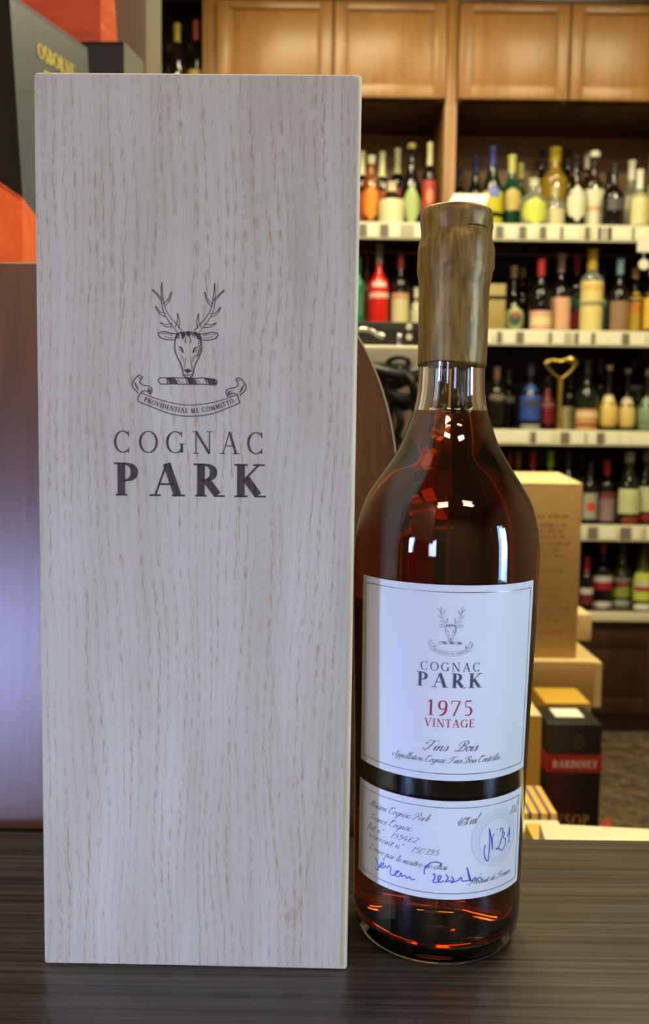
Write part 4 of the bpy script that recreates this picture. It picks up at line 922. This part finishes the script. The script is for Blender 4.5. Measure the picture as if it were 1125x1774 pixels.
PROF = {
 'bordeaux': [(.93, 0), (1, .015), (1, .60), (.94, .645), (.70, .69), (.42, .73), (.34, .77), (.33, .97), (.36, .975), (.36, 1)],
 'burgundy': [(.93, 0), (1, .015), (1, .42), (.93, .50), (.72, .60), (.48, .70), (.36, .79), (.33, .96), (.37, .97), (.37, 1)],
 'champagne': [(.93, 0), (1, .02), (1, .44), (.9, .53), (.66, .64), (.44, .74), (.36, .84), (.40, .93), (.42, .97), (.38, 1)],
 'liqueur': [(.95, 0), (1, .02), (1, .52), (.90, .58), (.55, .64), (.36, .70), (.32, .76), (.32, .96), (.37, .97), (.37, 1)],
 'squat': [(.9, 0), (1, .03), (1, .50), (.92, .60), (.62, .70), (.40, .76), (.36, .82), (.36, .96), (.42, .97), (.42, 1)],
 'whisky': [(.95, 0), (1, .02), (1, .62), (.93, .67), (.60, .71), (.44, .75), (.40, .82), (.38, .96), (.42, .97), (.42, 1)],
 'onion': [(.55, 0), (.85, .04), (1, .16), (1, .30), (.85, .42), (.5, .52), (.32, .60), (.28, .72), (.28, .96), (.34, .97), (.34, 1)],
}
def pr_r(prof, f):
    for (r0, z0), (r1, z1) in zip(prof, prof[1:]):
        if z0 <= f <= z1: return r0 + (r1 - r0) * (f - z0) / (z1 - z0 + 1e-9)
    return prof[-1][0]
def patch(prof, R_, H_, u0, u1, f0, f1, d, shape='rect', nu=10, nz=6, ang0=0):
    b = MB(); vs = []; fs = []
    for j in range(nz + 1):
        tz = j / nz; k = 1.0
        if shape == 'oval': k = max(.12, math.sqrt(max(0, 1 - (2 * tz - 1) ** 2)))
        if shape == 'diamond': k = max(.10, 1 - abs(2 * tz - 1) ** 1.15)
        if shape == 'arch': k = 1 if tz < .6 else max(.25, math.sqrt(max(0, 1 - ((tz - .6) / .4) ** 2)))
        f = f0 + (f1 - f0) * tz; r = pr_r(prof, f) * R_ + d
        for i in range(nu + 1):
            a = (u0 + (u1 - u0) * i / nu) * k + ang0; vs.append((r * math.sin(a), -r * math.cos(a), f * H_))
    for j in range(nz):
        for i in range(nu): a = j * (nu + 1) + i; fs.append((a, a + 1, a + nu + 2, a + nu + 1))
    q = len(vs); vs2 = [(x * .985, y * .985, z) for x, y, z in vs]
    rim = [i for i in range(nu + 1)] + [j * (nu + 1) + nu for j in range(1, nz + 1)] + [nz * (nu + 1) + i for i in range(nu - 1, -1, -1)] + [j * (nu + 1) for j in range(nz - 1, 0, -1)]
    b.add(vs + vs2, fs + [tuple(q + i for i in f[::-1]) for f in fs] + [(a, c, c + q, a + q) for a, c in zip(rim, rim[1:] + rim[:1])])
    return b
SHELFZ = dict(ZS); SHELFZ['N'] = 1.425
def bottle(px, top, wpx, shelf, Y, kind, glass, cap, labs, label, capf=.80, kindname='liquor_bottle', group=None, sq=None, topcap=None):
    """labs: list of (half angle, f0, f1, colour, shape)"""
    Y = free_spot(px, top, wpx, shelf, Y)
    zs = SHELFZ[shelf] + .0008; P0 = at(px, top, Y); H_ = max(.16, P0.z - zs); R_ = wpx * Y / 1600 / 2 * 1.02; PLACED[shelf].append((P0.x, Y, R_ + .0015))
    r = empty(kindname, (P0.x, Y, zs), (0, 0, 0), label, 'bottle', group); pf = PROF[kind]
    b = MB(); b.lathe([(a * R_, z * H_) for a, z in pf], 20); b.build('bottle_body', GL[glass], r, smooth=True)
    if cap:
        k = [(f_, z_) for f_, z_ in pf if z_ > capf] ; r0 = pr_r(pf, capf)
        pc_ = [(r0 * R_ + .0012, capf * H_)] + [(a * R_ + .0014, z * H_ + (.002 if z == 1 else 0)) for a, z in k] + [(.25 * R_, H_ + .003)]
        MB().lathe(pc_, 16).build('capsule', cm(cap), r, smooth=True)
    if topcap: MB().lathe([(.30 * R_, H_), (.46 * R_, H_ + .002), (.50 * R_, H_ + .014), (.42 * R_, H_ + .024), (.1 * R_, H_ + .027)], 16).build('stopper', cm(topcap), r, smooth=True)
    for i, (ha, f0, f1, c_, sh) in enumerate(labs):
        patch(pf, R_, H_, -ha, ha, f0, f1, .0008 + i * .0004, sh).build('paper_label', cm(c_), r, smooth=True)
    return r
F_, B_, C_ = 3.545, 3.665, 3.765
PLACED = {'B': [(at(860, 493, 3.55).x, 3.555, .046)], 'C': [(at(971, 700, 3.50).x, 3.50, .034)]}
def free_spot(px, top, wpx, shelf, Y):                 # nearest free depth so that no two bottles touch
    for dy in (0, .02, -.02, .04, .06, .08, .10, -.03, .12, .14, .16, .18, .20, .22):
        y = Y + dy; x = at(px, top, y).x; R_ = wpx * y / 1600 / 2 * 1.02 + .004
        if y + R_ > 3.845 or y - R_ < 3.462: continue
        if all(math.hypot(x - a, y - b_) > R_ + r_ for a, b_, r_ in PLACED.setdefault(shelf, [])): return y
    print('no spot', px, shelf); return Y
BT = [
 # shelf A, middle cabinet
 (628, 264, 26, 'A', B_, 'bordeaux', 'dark', CREAM, [(1.1, .12, .5, (190, 60, 50), 'rect')], 'dark bottle with cream capsule half hidden by the wooden box, top shelf', .72),
 (644, 272, 30, 'A', F_, 'whisky', 'amber', (200, 200, 180), [(1.15, .10, .58, (222, 140, 40), 'oval')], 'amber bottle with big orange rounded label beside the wooden box', .9),
 (663, 265, 27, 'A', B_, 'bordeaux', 'dark', CREAM, [(1.2, .30, .52, (180, 66, 52), 'rect')], 'dark bottle with cream capsule behind the orange labelled bottle', .70),
 (690, 259, 28, 'A', B_, 'bordeaux', 'dark', CREAM, [(1.2, .30, .54, (190, 70, 58), 'rect')], 'dark bottle with cream capsule and salmon label behind the squat cream bottle', .72),
 (679, 324, 42, 'A', F_ - .03, 'squat', 'dark', (222, 200, 160), [(1.35, .04, .60, (226, 220, 178), 'rect')], 'squat dark bottle wrapped in a broad cream label, top shelf', .8),
 (714, 251, 36, 'A', F_, 'burgundy', 'dark', (170, 150, 80), [(1.30, .05, .50, (176, 196, 124), 'diamond')], 'dark bottle with pale green diamond label on the top shelf', .95),
 (746, 249, 25, 'A', F_, 'bordeaux', 'dark', CREAM, [(1.2, .10, .56, (190, 74, 62), 'rect'), (.5, .28, .46, (214, 150, 110), 'oval')], 'dark bottle with cream capsule and full red label beside the divider', .74),
 # shelf A right
 (797, 293, 26, 'A', B_, 'bordeaux', 'dark', (48, 48, 70), [], 'small dark bottle right beside the divider, top shelf', .8),
 (825, 272, 30, 'A', B_, 'burgundy', 'dgreen', (52, 54, 120), [(1, .2, .42, (60, 66, 120), 'rect')], 'dark green bottle with blue capsule behind the white card', .8),
 (855, 257, 36, 'A', F_, 'burgundy', 'dgreen', (44, 48, 120), [(1.2, .03, .14, (200, 190, 40), 'rect'), (1.2, .20, .46, (200, 190, 40), 'rect'), (.5, .38, .5, (110, 120, 200), 'rect')], 'green bottle with blue capsule and yellow bands above the gold wax seal', .78),
 (888, 271, 38, 'A', F_, 'liqueur', 'green', (200, 196, 110), [(.8, .28, .56, (200, 176, 96), 'arch')], 'emerald green bottle with yellow neck and tan label', .78),
 (903, 285, 30, 'A', B_, 'liqueur', 'green', (190, 186, 110), [], 'green bottle with yellow neck partly behind the emerald green bottle', .8),
 (926, 312, 44, 'A', F_ - .02, 'squat', 'clear', (210, 208, 170), [(1.1, .06, .60, (206, 214, 84), 'oval')], 'squat clear bottle with round lime label', .86),
 (940, 262, 28, 'A', C_, 'bordeaux', 'brown', BLACK, [], 'brown bottle with black cap standing at the back of the top shelf', .85),
 (963, 258, 46, 'A', B_, 'whisky', 'gold', (196, 170, 40), [], 'golden liquor bottle with yellow cap, tallest of the top shelf middle', .84),
 (962, 326, 34, 'A', F_ - .02, 'whisky', 'clear', (190, 180, 130), [(1.2, .08, .5, (210, 205, 160), 'rect')], 'short clear bottle with pale label before the golden bottle', .8),
 (985, 260, 28, 'A', C_, 'bordeaux', 'dark', BLACK, [], 'dark bottle right behind the golden liquor bottle', .85),
 (1000, 272, 34, 'A', F_, 'burgundy', 'dark', BLACK, [(1.15, .14, .62, (226, 222, 196), 'oval')], 'dark bottle with large white oval label, top shelf', .85),
 (1018, 276, 24, 'A', C_, 'bordeaux', 'brown', WHITE, [], 'bottle with white cap standing behind the brown bottle', .88),
 (1031, 274, 36, 'A', F_, 'whisky', 'brown', (60, 40, 26), [(1.2, .10, .58, (228, 224, 190), 'rect'), (1.2, .30, .36, (214, 178, 120), 'rect')], 'brown bottle with white ball stopper and cream label', .9),
 (1066, 286, 38, 'A', F_, 'liqueur', 'dark', BLACK, [(.8, .30, .48, (84, 80, 84), 'rect')], 'black bottle with faint grey print, top shelf right', .85),
 (1056, 298, 26, 'A', C_, 'bordeaux', 'brown', (60, 44, 34), [], 'small brown bottle hidden behind the black bottle', .85),
 (1096, 280, 34, 'A', B_, 'liqueur', 'clear', WHITE, [(1.2, .08, .52, (222, 220, 188), 'rect')], 'clear bottle with white capsule and whitish label, top shelf right', .76),
 (1110, 296, 32, 'A', F_, 'liqueur', 'clear', WHITE, [(1.2, .10, .60, (222, 214, 160), 'rect')], 'shorter clear bottle with white capsule and cream yellow label at right edge', .70),
 (1132, 268, 30, 'A', B_, 'bordeaux', 'olive', (190, 180, 50), [(1.2, .2, .5, (200, 190, 60), 'rect')], 'olive bottle cut by the right edge, top shelf', .8),
 # shelf B
 (622, 445, 20, 'B', F_, 'bordeaux', 'emerald', (40, 110, 70), [(1, .2, .5, (60, 120, 84), 'rect')], 'green bottle beside the wooden box, second shelf', .8),
 (637, 430, 17, 'B', B_, 'burgundy', 'orange', (100, 50, 34), [(1, .1, .4, (150, 80, 40), 'rect')], 'thin orange brown bottle left of the red bottle', .8),
 (658, 424, 34, 'B', F_, 'liqueur', 'red', (110, 104, 100), [(1.15, .38, .44, (226, 190, 170), 'rect'), (.7, .50, .56, (236, 200, 190), 'rect')], 'bright red liqueur bottle with grey cap, second shelf', .78),
 (695, 443, 30, 'B', F_, 'bordeaux', 'dark', DRED, [(1.2, .06, .50, (206, 196, 150), 'rect'), (1.2, .42, .50, (200, 150, 120), 'rect')], 'dark bottle with dark red capsule and cream label, second shelf', .82),
 (722, 500, 24, 'B', F_, 'liqueur', 'clear', WHITE, [(1.2, .1, .7, (200, 196, 160), 'rect')], 'pale bottle just left of the gold wax seal', .8),
 (892, 462, 38, 'B', F_ - .02, 'onion', 'dark', (190, 160, 110), [(1.1, .02, .42, (180, 186, 120), 'oval'), (.5, .13, .34, (60, 90, 90), 'oval'), (.25, .24, .33, (190, 80, 40), 'oval')], 'dark bottle with greenish oval label and small emblem', .84),
 (907, 466, 24, 'B', B_, 'bordeaux', 'dark', (180, 150, 60), [], 'dark bottle with gold cap behind the oval labelled bottle', .88),
 (939, 450, 38, 'B', F_, 'liqueur', 'dark', (190, 52, 48), [(1.2, .02, .30, (222, 170, 140), 'rect'), (1.1, .10, .22, (230, 215, 160), 'rect')], 'dark bottle with red capsule and low pink cream label', .78),
 (974, 441, 34, 'B', F_, 'liqueur', 'dark', (170, 140, 120), [(1.2, .06, .46, (220, 172, 134), 'rect')], 'dark bottle with greyish pink capsule and salmon label', .78),
 (1001, 444, 30, 'B', B_, 'bordeaux', 'dark', (170, 50, 46), [(1.1, .08, .34, (190, 50, 44), 'oval'), (1, .36, .48, (70, 130, 80), 'rect')], 'dark bottle with red capsule and red and green label', .80),
 (1028, 433, 38, 'B', F_, 'whisky', 'clear', (206, 176, 50), [(1.35, .03, .62, (222, 206, 130), 'rect'), (1.2, .33, .38, (150, 140, 110), 'rect'), (1.2, .52, .57, (220, 180, 90), 'rect')], 'clear bottle with gold capsule and large pale yellow label', .76),
 (1047, 470, 22, 'B', B_, 'liqueur', 'dark', BLACK, [(1.3, .1, .6, (120, 150, 130), 'rect')], 'dark bottle with teal label behind the pale yellow labelled bottle', .8),
 (1076, 450, 34, 'B', F_, 'liqueur', 'dark', (130, 170, 185), [(1.2, .04, .44, (146, 116, 80), 'rect')], 'dark bottle with light blue capsule and brown label', .80),
 (1102, 466, 34, 'B', F_, 'liqueur', 'dark', (206, 166, 70), [(1.25, .08, .66, (214, 176, 50), 'arch'), (1.1, .34, .50, (222, 140, 50), 'rect')], 'dark bottle with yellow capsule and bright yellow arched label', .86),
 (1132, 462, 30, 'B', F_, 'liqueur', 'dark', WHITE, [(1.25, .08, .60, (220, 180, 60), 'rect')], 'bottle with white cap and yellow label at the right edge, second shelf', .86),
 # shelf C
 (862, 636, 32, 'C', F_, 'bordeaux', 'dark', (120, 84, 60), [(1.0, .46, .58, (110, 104, 84), 'oval')], 'dark bottle with copper capsule right of the clear bottle neck', .8),
 (882, 640, 26, 'C', B_, 'bordeaux', 'dark', (90, 90, 84), [(1.0, .46, .56, (100, 100, 84), 'rect')], 'dark bottle with grey capsule on the third shelf', .8),
 (921, 632, 36, 'C', F_, 'liqueur', 'dark', (46, 54, 60), [(1.3, .16, .70, (44, 76, 160), 'rect'), (1.0, .34, .48, (60, 70, 90), 'oval'), (1.1, .02, .10, (150, 155, 150), 'rect')], 'bottle with bright blue label on the third shelf', .84),
 (950, 652, 28, 'C', F_, 'liqueur', 'dark', (70, 30, 34), [(1.3, .14, .78, (120, 26, 36), 'rect'), (1, .44, .52, (140, 100, 90), 'rect')], 'bottle with dark red label beside the blue labelled bottle', .9),
 (988, 650, 36, 'C', B_, 'whisky', 'dark', BLACK, [(1.0, .03, .44, (200, 188, 134), 'rect')], 'dark bottle with cream label behind the brass corkscrew', .9),
 (1019, 626, 38, 'C', F_, 'liqueur', 'dgreen', (40, 42, 30), [(1.3, .02, .32, (204, 150, 96), 'rect'), (1.2, .08, .12, (120, 84, 60), 'rect'), (1.2, .2, .28, (226, 200, 150), 'rect')], 'dark green bottle with low tan banded label, third shelf', .86),
 (1042, 622, 24, 'C', B_, 'bordeaux', 'dgreen', (60, 60, 50), [], 'slim dark bottle behind the tan banded bottle', .85),
 (1057, 634, 32, 'C', F_, 'onion', 'dark', (190, 170, 120), [(1.5, .02, .48, (216, 186, 100), 'rect'), (1.5, .48, .56, (228, 214, 160), 'rect')], 'bottle with mustard yellow body label and tan cap, third shelf', .93),
 (1089, 640, 30, 'C', F_, 'onion', 'dark', (150, 140, 110), [(1.5, .02, .46, (216, 186, 110), 'rect'), (1.5, .46, .55, (228, 214, 160), 'rect')], 'second mustard yellow labelled bottle, nearer the right edge', .93),
 (1100, 626, 30, 'C', C_, 'bordeaux', 'dark', (70, 70, 60), [(1.2, .60, .66, (200, 196, 160), 'rect')], 'dark bottle behind the second mustard yellow labelled bottle', .88),
 (1107, 684, 14, 'C', B_, 'bordeaux', 'dgreen', (130, 150, 110), [(1.4, .1, .6, (110, 140, 110), 'rect')], 'slim green labelled bottle between two mustard labels', .8),
 (1124, 640, 30, 'C', F_, 'onion', 'dgreen', (90, 100, 80), [(1.4, .04, .56, (126, 150, 110), 'rect')], 'bottle with greenish label at the right edge, third shelf', .9),
 # shelf D
 (884, 782, 24, 'D', F_, 'bordeaux', 'dark', (90, 16, 20), [(1.1, .1, .5, (90, 60, 50), 'rect')], 'dark bottle with maroon capsule beside the bottle shoulder, fourth shelf', .80),
 (899, 784, 24, 'D', F_, 'bordeaux', 'dark', (180, 120, 40), [(1.1, .1, .5, (150, 110, 70), 'rect')], 'dark bottle with orange gold capsule over the kraft carton', .78),
 (924, 784, 26, 'D', F_, 'bordeaux', 'dark', (150, 30, 44), [(1.1, .1, .5, (150, 120, 100), 'rect')], 'dark bottle with crimson capsule over the kraft carton', .78),
 (955, 783, 26, 'D', F_, 'bordeaux', 'dark', (120, 180, 50), [(1.1, .1, .5, (160, 170, 100), 'rect')], 'dark bottle with lime green capsule over the kraft carton', .78),
 (986, 784, 24, 'D', F_, 'bordeaux', 'dgreen', (38, 56, 24), [(1.1, .1, .5, (120, 130, 90), 'rect')], 'dark green bottle with green capsule over the kraft carton corner', .8),
 (1010, 783, 26, 'D', B_, 'bordeaux', 'dark', (34, 34, 30), [], 'black bottle behind the top corner of the kraft carton', .8),
 (1024, 800, 26, 'D', F_, 'bordeaux', 'dark', (40, 34, 30), [(1.2, .08, .50, (160, 160, 140), 'rect'), (.6, .2, .36, (200, 70, 50), 'oval')], 'dark bottle with white and red label right of the kraft carton', .8),
 (1053, 798, 34, 'D', F_, 'bordeaux', 'dark', (190, 36, 30), [(1.25, .04, .50, (150, 124, 124), 'rect'), (1.2, .40, .50, (130, 60, 64), 'rect')], 'dark bottle with red capsule and mauve label, fourth shelf', .78),
 (1092, 784, 38, 'D', F_, 'champagne', 'dgreen', (140, 144, 130), [(1.25, .16, .50, (190, 196, 146), 'rect'), (.9, .02, .12, (130, 50, 30), 'oval')], 'green champagne bottle with silver foil and pale label, fourth shelf', .86),
 (1122, 782, 36, 'D', F_, 'champagne', 'dgreen', (120, 124, 120), [(1.25, .18, .52, (196, 198, 150), 'rect'), (1, .04, .14, (140, 44, 40), 'oval')], 'second champagne bottle with pale label at the right edge', .86),
 # shelf E
 (1018, 966, 24, 'E', F_, 'bordeaux', 'dark', (150, 36, 44), [(1.2, .1, .3, (110, 36, 40), 'rect'), (1.2, .3, .42, (200, 196, 190), 'rect')], 'dark bottle with red capsule right of the kraft carton, bottom shelf', .72),
 (1046, 944, 34, 'E', F_, 'bordeaux', 'dark', (130, 34, 40), [(1.2, .30, .44, (170, 36, 50), 'rect'), (1.2, .42, .52, (200, 194, 190), 'rect'), (1.2, .01, .11, (214, 212, 204), 'arch')], 'dark bottle with white and crimson band, bottom shelf', .88),
 (1080, 944, 36, 'E', F_, 'burgundy', 'olive', (50, 100, 80), [(1.2, .16, .34, (150, 170, 60), 'arch'), (1.2, .33, .40, (170, 50, 50), 'rect'), (1.2, .40, .48, (196, 190, 176), 'rect'), (1.1, .01, .11, (170, 176, 160), 'arch')], 'olive bottle with lime label and red white band, bottom shelf', .9),
 (1117, 944, 36, 'E', F_, 'burgundy', 'olive', (40, 50, 80), [(1.3, .16, .58, (190, 204, 80), 'rect'), (1.1, .30, .38, (170, 50, 50), 'rect'), (1.1, .37, .45, (196, 190, 176), 'rect'), (1.1, .01, .11, (220, 224, 206), 'arch')], 'bottle with tall yellow green label at the right edge, bottom shelf', .9),
 # black niche
 (273, 32, 30, 'N', F_, 'bordeaux', 'dark', (84, 30, 40), [(1.2, .06, .34, (226, 200, 120), 'rect')], 'wine bottle with dark maroon capsule in the black cabinet', .78),
 (307, 43, 30, 'N', F_, 'bordeaux', 'dark', (170, 150, 50), [(1.2, .08, .34, (240, 226, 130), 'rect')], 'wine bottle with yellow capsule in the black cabinet', .78),
 (340, 38, 27, 'N', F_, 'bordeaux', 'dark', (190, 76, 50), [(1.2, .10, .42, (228, 184, 84), 'rect')], 'wine bottle with red and white capsule in the black cabinet', .78),
 (294, 80, 20, 'N', F_ - .03, 'bordeaux', 'dark', (60, 50, 40), [(1.3, .10, .62, (238, 224, 140), 'rect')], 'short bottle with pale yellow label between the maroon and yellow capsules', .85),
 (330, 80, 20, 'N', F_ - .03, 'bordeaux', 'dark', (60, 50, 40), [(1.3, .10, .62, (222, 176, 90), 'rect')], 'short bottle with amber label between the yellow and red capsules', .85),
 (262, 60, 38, 'N', F_ - .05, 'whisky', 'white', None, [(1.5, .55, .57, (150, 145, 120), 'rect')], 'rounded white ceramic bottle beside the large grey carton', .8),
]
SUF = {'A': 'shelves', 'N': 'niche'}
GR = {'A': 'bottles on the top shelf', 'B': 'bottles on the second shelf', 'C': 'bottles on the third shelf', 'D': 'bottles on the fourth shelf', 'E': 'bottles on the bottom shelf', 'N': 'wine bottles in the black cabinet'}
for row in BT:
    px, top, w, sh, Y, kd, gl, cap, labs, lab = row[:10]; cf = row[10]
    bottle(px, top, w, sh, Y, kd, gl, cap, labs, lab, cf, kindname='wine_bottle' if sh == 'N' else ('champagne_bottle' if kd == 'champagne' else 'liquor_bottle'), group=GR[sh], topcap=WHITE if 'white ball stopper' in lab or 'white cap standing behind' in lab else None)
# flat flask-like carton on shelf B
p = at(860, 493, 3.55); r, hx, hy, h = carton('yellow_flask_carton', p.x - .034, p.x + .034, 3.53, 3.58, ZS['B'] + .0008, p.z, mat('straw_card', rgb(166, 146, 84), .5), 'straw coloured carton with black band right of the gold wax seal')
MB().box(-hx - .0006, hx + .0006, -hy - .0006, hy + .0006, h * .68, h * .76).build('black_band', M['blackcard'], r)
# brass corkscrew ornament on shelf C
cz = ZS['C'] + .0008; c0_ = at(971, 700, 3.50); ck = empty('brass_corkscrew', (c0_.x, 3.50, cz), label='brass winged corkscrew standing on the third shelf', cat='corkscrew')
def lk(x, y): q_ = at(x, y, 3.50); return (q_.x - c0_.x, 0, q_.z - cz)
MB().tube([(0, 0, 0.004), lk(970, 700), lk(972, 655)], [.012, .009, .011], 12).build('stem', M['gold'], ck, smooth=True)
MB().lathe([(.03, 0), (.03, .004), (.012, .010), (.010, .02)], 24).build('foot', M['gold'], ck, smooth=True)
for s_ in (-1, 1): MB().tube(crom([lk(972, 657), lk(972 + s_ * 14, 646), lk(972 + s_ * 24, 634), lk(972 + s_ * 27, 626)], 4), [.005] * 9 + [.009] * 4, 10).build('wing', M['gold'], ck, smooth=True)
MB().tube(crom([lk(945, 630), lk(958, 624), lk(972, 626), lk(986, 622), (lk(999, 630))], 4), [.010, .012, .010, .008, .006, .006, .006, .006, .006, .006, .008, .010, .012, .014, .014, .013, .010], 10).build('handle', M['gold'], ck, smooth=True)
# white card on a holder in front of the bottles of shelf A
ph = at(812, 345, 3.412); cd = empty('white_card_stand', (ph.x, 3.412, ZS['A'] - .02), label='white card on a small stand above the gold wax seal', cat='sign')
w2 = .068; zc = ph.z - ZS['A'] + .02
MB().add([(-w2 - .008, -.02, zc - .026), (w2 - .012, -.02, zc - .026), (w2 + .014, .03, zc + .026), (-w2 + .02, .03, zc + .026), (-w2 - .008, -.018, zc - .029), (w2 - .012, -.018, zc - .029), (w2 + .014, .032, zc + .023), (-w2 + .02, .032, zc + .023)],
         [(0, 1, 2, 3), (7, 6, 5, 4), (0, 4, 5, 1), (1, 5, 6, 2), (2, 6, 7, 3), (3, 7, 4, 0)]).build('card', mat('bright_white_card', rgb(252, 252, 246), .5), cd)
MB().add([(.02, .02, 0), (.05, .02, 0), (.05, .0352, 0), (.02, .0352, 0), (.03, 0, zc - .019), (w2 - .01, 0, zc - .019), (w2, .026, zc + .012), (.03, .026, zc + .012)], [(3, 2, 1, 0), (4, 5, 6, 7), (0, 1, 5, 4), (1, 2, 6, 5), (2, 3, 7, 6), (3, 0, 4, 7)]).build('stand', M['blackpl'], cd)
# white shelf talker at the right edge
p = at(1119, 423, 3.436); tk = empty('shelf_talker', (p.x, 3.436, p.z), label='white shelf talker hanging at the right edge under the top price rail', cat='sign')
MB().box(-.030, .045, -.001, .001, -.028, .030).build('card', M['sticker'], tk)
q = at(1116, 458, 3.436); MB().lathe([(.001, -.001), (.019, -.001), (.019, .001), (.001, .001)], 24).build('disc', M['sticker'], tk, loc=(q.x - p.x, 0, q.z - p.z), rot=(math.pi / 2, 0, 0))
MB().box(-.006, -.004, -.0005, .0005, q.z - p.z, 0).build('hanger', M['sticker'], tk)
